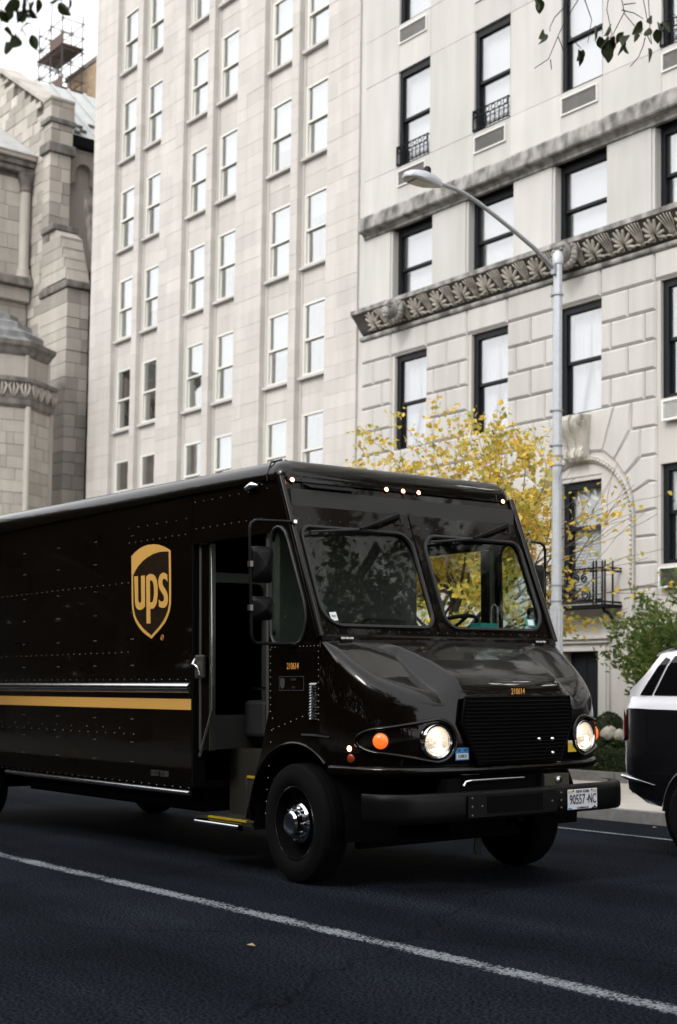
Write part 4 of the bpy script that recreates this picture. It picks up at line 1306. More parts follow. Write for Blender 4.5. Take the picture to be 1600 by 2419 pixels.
# bumper-high flange running round the nose
rows = []
for (e, zz) in ((-.02, .885), (.018, .882), (.034, .865), (.036, .835), (.02, .815), (-.06, .81)):
    row = []
    for (i, sg) in cols:
        ou, oh = HALF[i]
        if i < 22: ou = max(ou, .44)
        a, b = HALF[max(i - 1, 0)], HALF[min(i + 1, NO)]
        nx, nh = -(b[1] - a[1]), (b[0] - a[0]); L_ = math.hypot(nx, nh) or 1
        row.append((ou + e * nx / L_, TW / 2 + sg * (oh + e * nh / L_), zz))
    rows.append(row)
G().grid(rows).build("nose_flange", 'paint', tk, smooth=50)
# grille
gx = lambda h, off=0.0: outU(abs(h)) + off
gr = G().prism([(-.53, 1.36), (-.56, 1.18), (-.42, .885), (.42, .885), (.56, 1.18), (.53, 1.36)], lambda a, b, d: (gx(a) + d, TW / 2 + a, b), .040, .046).build("grille", 'grille', tk)
for i in range(17):
    zz = .905 + i * .0265
    hw = lerp([(.885, .41), (1.18, .545), (1.37, .51)], zz)
    G().tube([(gx(h) + .050, TW / 2 + h, zz) for h in (-hw, -hw * .5, 0, hw * .5, hw)], .0065, 5).build("grille_slat", 'grille', gr)
G().tube([(gx(a) + .044, TW / 2 + a, b) for a, b in ((-.53, 1.36), (-.56, 1.18), (-.42, .885), (.42, .885), (.56, 1.18), (.53, 1.36))], .011, 6, closed=True).build("grille_frame", 'grille', gr, smooth=60)
for (h, z) in ((.17, 1.05), (.315, 1.048), (.318, .945)):
    G().lathe([(.0, .02), (.012, .018), (.017, .008), (.018, 0)], (gx(h) + .052, TW / 2 + h, z), (1, 0, 0), 10).build("bolt", 'steel', gr, smooth=60)
G().tube([(gx(.57) + .012, TW / 2 + h, z) for h, z in ((.60, 1.26), (.575, 1.15), (.47, .90))], .006, 5).build("nose_crease", 'paint', tk)

# lamps
def nose_pt(h, z, off=0.0, side=1):
    u = outU(h); e = .02
    nx = (outU(max(h - e, 0)) - outU(min(h + e, 1.2)))
    n = Vector((2 * e, nx, 0)).normalized()       # (du, dhalf)
    return (u + n.x * off + .012, TW / 2 + side * (h + n.y * off), z), (n.x, side * n.y, 0)
for side in (-1, 1):
    # moulded surround reaching from head lamp to turn lamp
    loop = []
    for t in range(-6, 7):
        a = rad(15 * t)
        loop.append((.746 - .155 * math.cos(a), 1.06 + .150 * math.sin(a)))
    for q in (.2, .4, .6, .8): loop.append((.746 + (1.075 - .746) * q, 1.21 + (1.145 - 1.21) * q))
    for t in range(6, -7, -1):
        a = rad(15 * t)
        loop.append((min(1.075 + .085 * math.cos(a), 1.16), 1.06 + .085 * math.sin(a)))
    for q in (.8, .6, .4, .2): loop.append((.746 + (1.075 - .746) * q, .91 + (.975 - .91) * q))
    loop = [nose_pt(h_, z_, .014, side)[0] for h_, z_ in loop]
    sur = G().tube(loop, .016, 7, closed=True).build("lamp_surround", 'paint', tk, smooth=60)
    p, n = nose_pt(.746, 1.058, -.012, side)
    hn = Vector((1.0, side * .12, 0)).normalized()
    hl = G().lathe([(.128, -.02), (.128, .03), (.118, .042), (.104, .036), (.102, .02)], p, hn, 28).build("headlamp", 'chrome', tk, smooth=40)
    G().lathe([(.104, .020), (.085, .036), (.055, .046), (.0, .052)], p, hn, 28).build("headlamp_lens", 'lens', hl, smooth=70)
    pc = Vector(p) + hn * .049
    g = G()
    aa = hn.cross(Vector((0, 0, 1))).normalized()
    ring = []
    for t in range(20):
        a = 2 * math.pi * t / 20
        ring.append(pc + aa * (.078 * math.cos(a)) + Vector((0, 0, 1)) * (-.028 + .052 * math.sin(a)) - hn * (.020 * (math.cos(a) ** 2)))
    g.add([pc + hn * .006 + Vector((0, 0, -.028))] + ring, [(0, 1 + i, 1 + (i + 1) % 20) for i in range(20)])
    g.build("headlamp_bulb", 'headlamp', hl)
    p, n = nose_pt(1.075, 1.062, .0, side)
    tn = Vector((n[0] * .8 + .2, n[1], 0)).normalized()
    tl_ = G().lathe([(.064, -.03), (.064, .018), (.056, .024)], p, tn, 20).build("turn_lamp", 'blackpl', tk, smooth=40)
    G().lathe([(.056, .018), (.05, .034), (.03, .046), (0, .05)], p, tn, 20).build("turn_lens", 'amber', tl_, smooth=70)
    vv = -.001 if side < 0 else TW + .001
    ax = (0, side, 0)
    G().lathe([(.020, -.02), (.020, .006), (.013, .014), (0, .017)], (.62, TW / 2 + side * 1.178, 1.005), (0.2, side, 0), 12).build("side_marker", 'marker', tk, smooth=70)
    G().lathe([(.032, -.03), (.032, .004), (.026, .010), (0, .012)], (.63, TW / 2 + side * 1.176, .935), (0.2, side, 0), 16).build("side_reflector", 'amberd', tk, smooth=70)
# roof clearance lamps
for v in (.095, 1.019, 1.193, 1.358, 2.306):
    b = G().lathe([(.026, 0), (.026, .012), (.018, .016)], wm(v, 3.0, .0), (.926, 0, .377), 12).build("clearance_lamp", 'blackpl', tk, smooth=40)
    G().lathe([(.020, .008), (.018, .020), (.010, .027), (0, .029)], wm(v, 3.0, .0), (.926, 0, .377), 12).build("clearance_lens", 'marker', b, smooth=70)

# bumper
def bpt(h): # plan of the bumper face
    return lerp([(0, 1.19), (.95, 1.17), (1.08, 1.12), (1.18, 1.03), (1.235, .93), (1.25, .84)], abs(h))
hs = [-1.25, -1.235, -1.20, -1.15, -1.08, -1.0, -.9, -.6, -.3, 0, .3, .6, .9, 1.0, 1.08, 1.15, 1.20, 1.235, 1.25]
rows = []
for (off, zz) in ((-.10, .700), (-.02, .705), (.0, .690), (.006, .65), (.006, .56), (.0, .52), (-.02, .500), (-.10, .505)):
    rows.append([(bpt(h) + off * (1 if abs(h) < 1.1 else .5), TW / 2 + h * (1 if abs(h) < 1.1 else 1 + off * .45), zz) for h in hs])
bump = G().grid(rows).build("bumper", 'blackpl', tk, smooth=45)
G().box(1.192, 1.202, .62, 1.50, .52, .685).build("bumper_centre_plate", 'blackpl', bump, bevel=.004)
G().box(1.198, 1.206, .80, 1.35, .545, .665).build("bumper_recess", 'chassis', bump)
for (v, z) in ((.655, .66), (.655, .60), (.655, .54), (.75, .60), (1.45, .60), (1.545, .655), (1.545, .60), (1.545, .545)):
    G().lathe([(.009, 0), (.008, .005), (0, .007)], (1.202, v, z), (1, 0, 0), 8).build("bolt", 'rivet', bump)
G().tube([(1.06, .70, .735), (1.06, .72, .765), (1.06, .78, .772), (1.06, 1.30, .772)], .014, 7).build("tow_rod", 'steel', tk, smooth=60)
G().box(1.02, 1.05, .62, 1.5, .70, .80).build("valance", 'chassis', tk)
g = G(); g.box(1.00, 1.12, 1.46, 1.72, .69, .79)
g.build("bumper_bracket", 'steeld', tk, bevel=.006)
G().lathe([(.03, 0), (.028, .012), (0, .016)], (1.12, 1.60, .745), (1, 0, 0), 14).build("bolt", 'steel', tk)
G().box(1.0, 1.12, .50, .62, .69, .79).build("bumper_bracket", 'chassis', tk)

# licence plate
pl = G().box(1.196, 1.200, 1.618, 1.935, .523, .672).build("licence_plate", 'platew', bump, bevel=.002)
PX0 = 1.2025
def plate_t(body, size, v, z, xs=1.0, m_='plateb'):
    return text("plate_lettering", body, m_, pl, size, (PX0, v, z), 'front', xs, .0006, bold=size * .004)
G().box(1.2004, 1.2012, 1.620, 1.668, .645, .662).build("plate_band", 'plateo', pl)
G().box(1.2004, 1.2012, 1.885, 1.933, .645, .662).build("plate_band", 'plateo', pl)
plate_t("NEW YORK", .030, 1.7765, .654, .92)
plate_t("90557", .102, 1.717, .594, .66)
plate_t("NC", .102, 1.878, .594, .58)
G().prism([(1.812, .596), (1.826, .592), (1.83, .604), (1.836, .612), (1.836, .590), (1.828, .584)], lambda a, b, d: (d, a, b), 1.2006, 1.2022).build("state_mark", 'plateb', pl)
plate_t("COMMERCIAL", .021, 1.7765, .533, 1.0)
G().prism([(1.620, .525), (1.668, .525), (1.66, .531), (1.65, .535), (1.64, .533), (1.632, .540), (1.620, .537)], lambda a, b, d: (d, a, b), 1.2006, 1.2016).build("plate_skyline", 'stk_blue', pl)
G().prism([(1.87, .525), (1.932, .525), (1.932, .530), (1.916, .536), (1.90, .546), (1.895, .535), (1.88, .533)], lambda a, b, d: (d, a, b), 1.2006, 1.2016).build("plate_skyline", 'plateb', pl)
for v in (1.675, 1.875):
    G().lathe([(.007, 0), (.006, .003), (0, .004)], (1.2005, v, .661), (1, 0, 0), 8).build("plate_screw", 'iron', pl)
# stickers and numbers on the nose
u_ = gx(.543) + .030
bs = G().box(u_ - .002, u_, .598, .726, .921, 1.008).build("blue_permit_sticker", 'stk_blue', tk)
G().box(u_ + .0002, u_ + .0012, .607, .717, .928, .968).build("sticker_field", 'stk_white', bs)
text("sticker_lettering", "D38833", 'plateb', bs, .034, (u_ + .003, .662, .948), 'front', .78, .0006)
text("sticker_lettering", "DL      NY", 'plateb', bs, .022, (u_ + .002, .662, .990), 'front', .9, .0006)
u_ = gx(.583) + .028
ys = G().box(u_ - .002, u_, 1.743, 1.835, .942, 1.029).build("yellow_inspection_sticker", 'stk_yellow', tk)
G().box(u_ + .0002, u_ + .0012, 1.745, 1.833, 1.008, 1.027).build("sticker_field", 'stk_white', ys)
text("sticker_lettering", "23", 'plateb', ys, .034, (u_ + .003, 1.800, .985), 'front', .9, .0006)
text("fleet_number", "210614", 'goldn', tk, .062, (gx(.02) + .040, 1.183, 1.400), 'front', .74, .001, bold=.0005)
text("fleet_number", "210614", 'goldn', tk, .066, (-.025, -.003, 1.589), 'side', .76, .001, bold=.0005)
# hood hinges
for v in (.205, 2.205):
    g = G()
    for q in range(3): g.tube([(.355, v - .055 + q * .04, 1.79), (.355, v - .02 + q * .04, 1.79)], .013, 8)
    g.build("hood_hinge", 'steel', tk, smooth=50)

# vent flap over the near windshield
vf = G().prism([(.19, 2.985), (.67, 2.985), (.63, 2.865), (.155, 2.865)], lambda a, b, d: wm(a, b, d), .0, .012).build("vent_flap", 'blackpl', tk)
g = G()
A = [wm(.19, 2.995, .0), wm(.68, 2.995, .0), wm(.66, 2.93, .075), wm(.21, 2.93, .075)]
B = [wm(.19, 2.975, .0), wm(.68, 2.975, .0), wm(.66, 2.915, .075), wm(.21, 2.915, .075)]
g.add(A + B, [(0, 1, 2, 3), (4, 7, 6, 5), (0, 4, 5, 1), (1, 5, 6, 2), (2, 6, 7, 3), (3, 7, 4, 0)])
g.build("vent_hood", 'blackpl', vf, bevel=.004)
# wipers
for (p0, p1, b0, b1) in (((1.026, 2.765), (.613, 2.632), (.138, 2.590), (.765, 2.632)), ((2.22, 2.765), (1.805, 2.632), (1.321, 2.580), (1.971, 2.632))):
    w = G().tube([wm(*p0, .055), wm((p0[0] + p1[0]) / 2 + .05, (p0[1] + p1[1]) / 2 + .012, .06), wm(*p1, .045)], [.024, .022, .010], 8).build("wiper_arm", 'blackpl', tk, smooth=50)
    G().lathe([(.035, 0), (.033, .035), (.02, .05), (0, .052)], wm(p0[0] + .01, p0[1] + .005, 0), (.926, 0, .377), 12).build("wiper_pivot", 'blackpl', w, smooth=50)
    G().tube([wm(*b0, .022), wm(*p1, .03), wm(*b1, .022)], .010, 6).build("wiper_blade", 'rubber', w)
    lp = [wm(p0[0] + .03 + .045 * math.cos(t * .5), p0[1] - .01 + .045 * math.sin(t * .5), .012) for t in range(-5, 5)]
    G().tube(lp, .005, 5).build("washer_hose", 'rubber', w)
# windshield stickers
st = G().prism([(.149, 1.988), (.211, 1.993), (.216, 1.930), (.154, 1.925)], wm, -.008, -.010).build("registration_sticker", 'stk_white', tk)
text("sticker_lettering", "MVT", 'plateb', st, .026, wm(.182, 1.958, -.004), 'front', .8, .0004, tilt=math.atan(.407))
st = G().prism([(2.170, 1.990), (2.272, 1.990), (2.268, 1.922), (2.164, 1.922)], wm, -.008, -.010).build("registration_sticker", 'teal', tk)
G().prism([(2.19, 1.978), (2.252, 1.978), (2.248, 1.934), (2.186, 1.934)], wm, -.004, -.006).build("sticker_field", 'stk_white', st)
G().prism([(1.09, 1.955), (1.116, 1.975), (1.14, 1.952), (1.114, 1.928)], wm, -.008, -.010).build("diamond_sticker", 'stk_yellow', tk)

# side: mouldings, stripe, rails, emblem
G().prism([(-.002, 1.470)] + [(-.004 - .040 * math.cos(rad(t)), 1.425 + .043 * math.sin(rad(t))) for t in range(80, -81, -16)] + [(-.002, 1.380)], lambda a, b, d: (d, a, b), UB, -1.455).build("rub_rail", 'steel', tk, smooth=40)
G().box(UB, -1.455, -.0035, -.001, 1.245, 1.335).build("gold_stripe", 'gold', tk)
G().prism([(-.0, .590)] + [(-.004 - .034 * math.cos(rad(t)), .566 + .022 * math.sin(rad(t))) for t in range(80, -81, -20)] + [(.0, .542)], lambda a, b, d: (d, a, b), -4.985, -1.447).build("lower_rail", 'steel', tk, smooth=40)
LOGO_OUT = [(-2.459, 2.582), (-2.399, 2.61), (-2.324, 2.636), (-2.249, 2.652), (-2.166, 2.66), (-2.075, 2.658), (-1.985, 2.646), (-1.904, 2.625), (-1.839, 2.604), (-1.789, 2.58), (-1.785, 2.483), (-1.781, 2.36), (-1.78, 2.238), (-1.782, 2.136), (-1.797, 2.076), (-1.831, 2.024), (-1.876, 1.977), (-1.954, 1.926), (-2.026, 1.887), (-2.101, 1.846), (-2.181, 1.875), (-2.257, 1.91), (-2.327, 1.954), (-2.38, 2.002), (-2.416, 2.05), (-2.441, 2.119), (-2.448, 2.188), (-2.452, 2.315), (-2.456, 2.443)]
LOGO_IN = [(-2.424, 2.412), (-2.391, 2.444), (-2.334, 2.487), (-2.26, 2.524), (-2.178, 2.552), (-2.08, 2.574), (-1.982, 2.584), (-1.902, 2.582), (-1.82, 2.577), (-1.815, 2.444), (-1.811, 2.321), (-1.81, 2.199), (-1.813, 2.126), (-1.829, 2.081), (-1.859, 2.038), (-1.909, 1.99), (-1.979, 1.943), (-2.043, 1.908), (-2.105, 1.875), (-2.17, 1.904), (-2.242, 1.939), (-2.303, 1.979), (-2.351, 2.018), (-2.387, 2.062), (-2.411, 2.118), (-2.419, 2.186), (-2.423, 2.314)]
L_U = [(-2.404, 2.401), (-2.338, 2.398), (-2.331, 2.191), (-2.324, 2.171), (-2.306, 2.16), (-2.29, 2.163), (-2.278, 2.178), (-2.284, 2.398), (-2.218, 2.397), (-2.211, 2.128), (-2.233, 2.115), (-2.266, 2.104), (-2.308, 2.102), (-2.347, 2.111), (-2.373, 2.133), (-2.387, 2.168)]
L_P = [(-2.195, 2.383), (-2.171, 2.396), (-2.138, 2.404), (-2.105, 2.404), (-2.064, 2.394), (-2.034, 2.374), (-2.012, 2.341), (-1.998, 2.291), (-1.997, 2.216), (-2.009, 2.159), (-2.028, 2.127), (-2.059, 2.107), (-2.092, 2.103), (-2.122, 2.105), (-2.117, 1.978), (-2.183, 1.979)]
L_PH = [(-2.13, 2.346), (-2.107, 2.351), (-2.086, 2.341), (-2.068, 2.315), (-2.06, 2.273), (-2.06, 2.219), (-2.072, 2.174), (-2.094, 2.158), (-2.125, 2.159)]
L_S = [(-1.839, 2.382), (-1.835, 2.323), (-1.86, 2.341), (-1.888, 2.35), (-1.912, 2.346), (-1.921, 2.324), (-1.916, 2.303), (-1.897, 2.281), (-1.864, 2.255), (-1.841, 2.229), (-1.826, 2.196), (-1.827, 2.159), (-1.839, 2.127), (-1.866, 2.107), (-1.906, 2.102), (-1.942, 2.107), (-1.976, 2.118), (-1.979, 2.178), (-1.956, 2.163), (-1.928, 2.156), (-1.9, 2.16), (-1.889, 2.176), (-1.891, 2.195), (-1.907, 2.218), (-1.935, 2.24), (-1.965, 2.268), (-1.982, 2.298), (-1.988, 2.327), (-1.981, 2.36), (-1.958, 2.388), (-1.926, 2.401), (-1.89, 2.402)]
sh = G().prism(LOGO_OUT, sv, -.001, -.0025).build("shield_emblem", 'gold', tk)
G().prism(LOGO_IN, sv, -.0026, -.0036).build("shield_field", 'decalbrown', sh)
G().prism(L_U, sv, -.0037, -.0047).build("emblem_letter", 'gold', sh)
G().prism(L_P, sv, -.0037, -.0047, [L_PH]).build("emblem_letter", 'gold', sh)
G().prism(L_S, sv, -.0037, -.0047).build("emblem_letter", 'gold', sh)
G().tube([(-1.921 + .022 * math.cos(t * .4), -.003, 1.851 + .022 * math.sin(t * .4)) for t in range(16)], .0022, 4, closed=True).build("registered_mark", 'goldn', tk)
text("registered_mark", "R", 'goldn', tk, .03, (-1.921, -.003, 1.851), 'side', .9, .0008)
text("side_lettering", "USDOT 021800", 'greytext', tk, .072, (-1.96, -.002, .700), 'side', .62, .0008, bold=.001)
# small data plate under the fleet number
dp = G().prism([(-.202, 1.516), (.114, 1.516), (.114, 1.41), (-.202, 1.41)], sv, -.001, -.003, [[(-.198, 1.512), (.110, 1.512), (.110, 1.414), (-.198, 1.414)]]).build("data_plate", 'greytext', tk)
text("data_lettering", "LADEN", 'greytext', dp, .024, (-.02, -.002, 1.492), 'side', .9, .0006)
text("data_lettering", "1070", 'greytext', dp, .024, (-.02, -.002, 1.433), 'side', .9, .0006)
G().prism([(a * .06 - .025, 1.463 + (b - 2.25) * .1) for a, b in [((p[0] + 2.12) / .68, p[1]) for p in LOGO_OUT]], lambda a, b, d: (a - .135, d, b), -.001, -.002).build("data_plate_shield", 'greytext', dp)
# louvres
for i in range(13):
    zz = 1.461 - i * .0208
    G().add([(.193, -.002, zz + .006), (.277, -.002, zz + .006), (.272, -.020, zz - .007), (.198, -.020, zz - .007), (.193, -.002, zz - .009), (.277, -.002, zz - .009)],
            [(0, 1, 2, 3), (3, 2, 5, 4), (0, 3, 4), (1, 5, 2)]).build("louvre", 'steel', tk)
# roof-side marker and fender step
G().tube([(-.60, -.03, 2.975), (-.50, -.045, 2.99), (-.46, -.02, 2.985)], [.02, .026, .008], 8).build("side_vent_cowl", 'steel', tk, smooth=50)
G().box(-.60, -.46, -.02, 0, 2.955, 3.0).build("side_vent_base", 'blackpl', tk, bevel=.008)
G().tube([(.12, -.02, 1.085), (.30, -.025, 1.085), (.44, -.01, 1.075)], [.014, .016, .010], 6).build("fender_trim", 'blackpl', tk)
# wheel-arch liner
g = G(); rows = []
for v in (.02, .5):
    rows.append([(a, v, b) for a, b in arch(0, .44, .575, 190, -10, 20)])
g.grid(rows).build("wheel_arch", 'chassis', tk)
rows = [[(a, TW - v, b) for a, b in arch(0, .44, .575, 190, -10, 20)] for v in (.02, .5)]
G().grid(rows).build("wheel_arch", 'chassis', tk)
G().tube([(a, -.006, b) for a, b in arch(0, .44, .585, 176, 50, 18)], .012, 6).build("arch_lip", 'paint', tk, smooth=60)

# rivets (too small to pick apart)
rv = G()
def rivet(u, z, v=-.0, s=.0050):
    rv.add([(u - s, v, z), (u, v, z + s), (u + s, v, z), (u, v, z - s), (u, v - s * .8, z)], [(0, 1, 4), (1, 2, 4), (2, 3, 4), (3, 0, 4)])
x = -7.0
while x < -1.5:
    rivet(x, RZ(x) - .045); rivet(x, 1.495); rivet(x + .05, .605)
    x += .13
for zz, xa, xb, st_ in ((2.35, -7, -2.5, .115), (1.735, -7, -2.45, .115), (2.70, -2.5, -1.5, .105), (2.83, -2.5, -1.48, .16), (2.73, -1.38, -.4, .105), (2.95, -1.4, -.3, .13), (1.02, -7, -2.4, .17), (1.07, -7, -2.4, .31)):
    x = xa
    while x < xb: rivet(x, zz + RND.uniform(-.002, .002)); x += st_
for x in (-2.46, -3.15, -3.9, -4.65, -5.4):
    for zz in (.78, .95, 1.15, 1.62, 1.85, 2.08, 2.30, 2.55, 2.76): rivet(x, zz); rivet(x + .035, zz)
for i in range(26): rivet(-.318, 1.25 + i * .052); rivet(.29, 1.2 + i * .045) if i < 12 else None
for i in range(9): rivet(-.34 - i * .012 + .05, 1.2 - i * .09)
for i in range(14): rivet(-.30 + i * .045, 1.735)
for i in range(7): rivet(-.28 + i * .075, 1.12 + i * .02)
fr_ = G()
def frivet(v, z, s=.0055):
    P = [wm(v - s, z, .001), wm(v, z + s, .001), wm(v + s, z, .001), wm(v, z - s, .001), wm(v, z, s * .8)]
    rv.add(P, [(0, 1, 4), (1, 2, 4), (2, 3, 4), (3, 0, 4)])
for i in range(50): frivet(.03 + i * .048, 3.022)
for i in range(24): frivet(.08 + i * .098, 2.70)
for i in range(24): frivet(.08 + i * .098, 1.848)
for i in range(19): frivet(1.188, 1.9 + i * .06); frivet(1.222, 1.92 + i * .06)
for p in ((1.45, 2.93), (1.53, 2.93), (.36, 3.01), (.5, 3.01)): frivet(*p)
finish("rivets", rv.rawmesh("rivets"), 'rivet', tk, kind='stuff')

# door opening: pocket door edge, grab rails, latch, step well
G().box(-1.452, -1.43, .002, .12, .62, 2.61).build("door_jamb", 'chassis', tk)
G().box(-1.43, -1.235, .045, .075, .92, 2.60).build("sliding_door", 'paint', tk)
G().box(-1.238, -1.222, .035, .085, .92, 2.60).build("door_edge", 'steeld', tk)
G().tube([(-1.21, .03, 2.55), (-1.20, .03, 1.9), (-1.185, .03, 1.27), (-1.22, .02, 1.15), (-1.34, .01, .87)], .012, 7).build("grab_rail", 'steel', tk, smooth=60)
lt = G().box(-1.365, -1.255, -.03, .02, 1.50, 1.695).build("door_latch", 'steeld', tk, bevel=.015)
G().tube([(-1.345, -.03, 1.66), (-1.345, -.055, 1.62), (-1.28, -.055, 1.60), (-1.28, -.03, 1.52)], .012, 6).build("latch_handle", 'chrome', lt, smooth=60)
G().box(-.43, -.345, .04, .09, .95, 2.6).build("door_track", 'interiorg', tk)
G().box(-.345, -.335, .0, .1, 1.25, 2.61).build("door_frame", 'steeld', tk)
G().box(-1.43, -.30, .36, .375, .37, .93).build("step_riser", 'steeld', tk)
for x in (-1.16, -1.0, -.85, -.70, -.56): G().lathe([(.008, 0), (.007, .005), (0, .007)], (x, .36, .90), (0, -1, 0), 8).build("bolt", 'steel', tk)
G().box(-1.40, -.60, .02, .36, .36, .385).build("step_tread", 'steeld', tk)
G().box(-1.22, -.665, .012, .035, .386, .402).build("step_edge", 'yellowp', tk)
G().prism([(-.002, .378)] + [(-.01 - .045 * math.cos(rad(t)), .35 + .027 * math.sin(rad(t))) for t in range(80, -81, -20)] + [(-.002, .322)], lambda a, b, d: (d, a, b), -1.325, -.69).build("step_bar", 'chrome', tk, smooth=50)
bx_ = G().box(-.86, -.30, .16, .36, .39, .72).build("battery_box", 'steeld', tk, bevel=.01)
G().box(-.86, -.45, .15, .16, .715, .735).build("box_edge", 'yellowp', bx_)
G().box(-.87, -.85, .145, .16, .39, .715).build("box_corner", 'steel', bx_)
for side in (1,):
    G().box(-1.43, -.30, TW - .375, TW - .36, .37, .93).build("step_riser", 'steeld', tk)
    G().box(-1.40, -.60, TW - .36, TW - .02, .36, .385).build("step_tread", 'steeld', tk)
    G().box(-.345, -.335, TW - .1, TW, 1.25, 2.61).build("door_frame", 'steeld', tk)
    G().box(-.46, -.345, TW - .09, TW - .04, .95, 2.6).build("door_track", 'interior', tk)

# cab interior
G().box(-1.40, .29, .38, TW - .38, .88, .92).build("cab_floor", 'interior', tk)
G().prism([(.04, .92), (TW - .04, .92), (TW - .04, 3.0), (.04, 3.0)], lambda a, b, d: (d, a, b), -1.40, -1.37,
          [rrect(.14, .66, 1.20, 2.30, .07), rrect(.10, .70, 2.38, 2.75, .06)]).build("bulkhead", 'interiorg', tk)
G().box(-1.39, -.32, .04, TW - .04, 2.93, 2.97).build("headliner", 'interior', tk)
G().box(-.34, -.1, .04, TW - .04, 2.76, 2.93).build("header_console", 'interior', tk)
G().box(-2.9, -2.86, .04, TW - .04, .9, 3.0).build("cargo_partition", 'chassis', tk)
G().prism([(.24, 1.0), (.24, 1.82), (.12, 1.86), (-.02, 1.84), (-.08, 1.72), (-.05, 1.0)], lambda a, b, d: (a, d, b), .06, TW - .06).build("dashboard", 'interior', tk, bevel=.02)
# jump seat and rail seen through the open door
js = G().box(-1.36, -1.05, .45, .95, 1.02, 1.32).build("jump_seat", 'seat', tk, bevel=.03)
G().tube([(-1.15, .40, 1.42), (-.75, .40, 1.42), (-.55, .40, 1.40)], .014, 6).build("cab_rail", 'steel', tk, smooth=60)
G().box(-.62, -.40, .38, .44, .92, 1.50).build("heater_box", 'chassis', tk, bevel=.02)
# driver's seat, wheel, controls
ds = G().box(-1.05, -.62, 1.50, 2.02, 1.22, 1.36).build("driver_seat", 'seat', tk, bevel=.04)
G().box(-1.15, -1.04, 1.52, 2.00, 1.34, 2.02).build("seat_back", 'seat', ds, bevel=.04)
G().box(-.95, -.72, 1.66, 1.86, .92, 1.22).build("seat_post", 'chassis', ds)
swc, swn = Vector((-.22, 1.75, 1.93)), Vector((-.35, 0, .94)).normalized()
aa = swn.cross(Vector((0, 1, 0))).normalized(); bb_ = Vector((0, 1, 0))
ringp = [swc + aa * (.225 * math.cos(t * .2618)) + bb_ * (.225 * math.sin(t * .2618)) for t in range(24)]
swh = G().tube(ringp, .017, 8, closed=True).build("steering_wheel", 'blackpl', tk, smooth=60)
g = G()
for t in (3, 12, 21): g.tube([swc - swn * .03, ringp[t]], .013, 6)
g.tube([swc - swn * .02, swc - swn * .10 + Vector((.25, 0, -.25))], .03, 8)
g.lathe([(.06, -.03), (.06, .0), (.04, .015), (0, .018)], swc - swn * .02, swn, 14)
g.build("steering_column", 'blackpl', swh, smooth=50)
hp = [(-.2, 2.187, 1.84), (-.2, 2.187, 2.05)] + [(-.2, 2.227 - .04 * math.cos(t * .39), 2.05 + .075 * math.sin(t * .39)) for t in range(9)] + [(-.2, 2.267, 2.05), (-.2, 2.267, 1.84)]
G().tube(hp, .008, 6).build("grab_hoop", 'steel', tk, smooth=60)

# mirrors on tube frames
def mirrors(far):
    s = 1 if far else -1
    v0 = TW if far else 0.0
    q = lambda d: v0 + s * d
    u = -.10
    pts = [(.0, q(.02), 2.66), (-.05, q(.12), 2.665), (u, q(.28), 2.665), (u, q(.325), 2.64), (u, q(.337), 2.60), (u, q(.320), 1.83), (u, q(.31), 1.785), (u, q(.28), 1.76), (u + .05, q(.1), 1.755), (.0, q(.01), 1.755)]
    f = G().tube(pts, .012, 8).build("mirror_frame", 'blackpl', tk, smooth=60)
    for (za, zb) in ((2.205, 2.475), (1.93, 2.105)):
        rows = []
        for (k, du) in ((.02, .06), (.35, .055), (.75, .035), (.95, .012), (1.0, 0.0), (1.0, -.02)):
            cy, cz_ = q(.225), (za + zb) / 2
            rows.append([(u + du, cy + (p[0]) * k, cz_ + p[1] * k) for p in rrect(-.096, .096, -(zb - za) / 2, (zb - za) / 2, .035, 4)])
        h = G().grid(rows, closed=True).build("mirror_housing", 'blackpl', tk, smooth=50)
        G().prism(rrect(-.09, .09, -(zb - za) / 2 + .006, (zb - za) / 2 - .006, .03, 4), lambda a, b, d: (u + d, q(.225) + a, (za + zb) / 2 + b), -.018, -.02).build("mirror_glass", 'mirror', h)
        G().box(u - .015, u + .02, min(q(.318), q(.345)), max(q(.318), q(.345)), (za + zb) / 2 - .02, (za + zb) / 2 + .022).build("mirror_clamp", 'rivet', h)
    G().box(-.03, .03, min(q(0), q(.03)), max(q(0), q(.03)), 2.65, 2.675).build("mirror_bracket", 'steel', f)
    G().box(-.05, .05, min(q(0), q(.03)), max(q(0), q(.03)), 1.745, 1.77).build("mirror_bracket", 'steel', f)
mirror_side(mirrors)

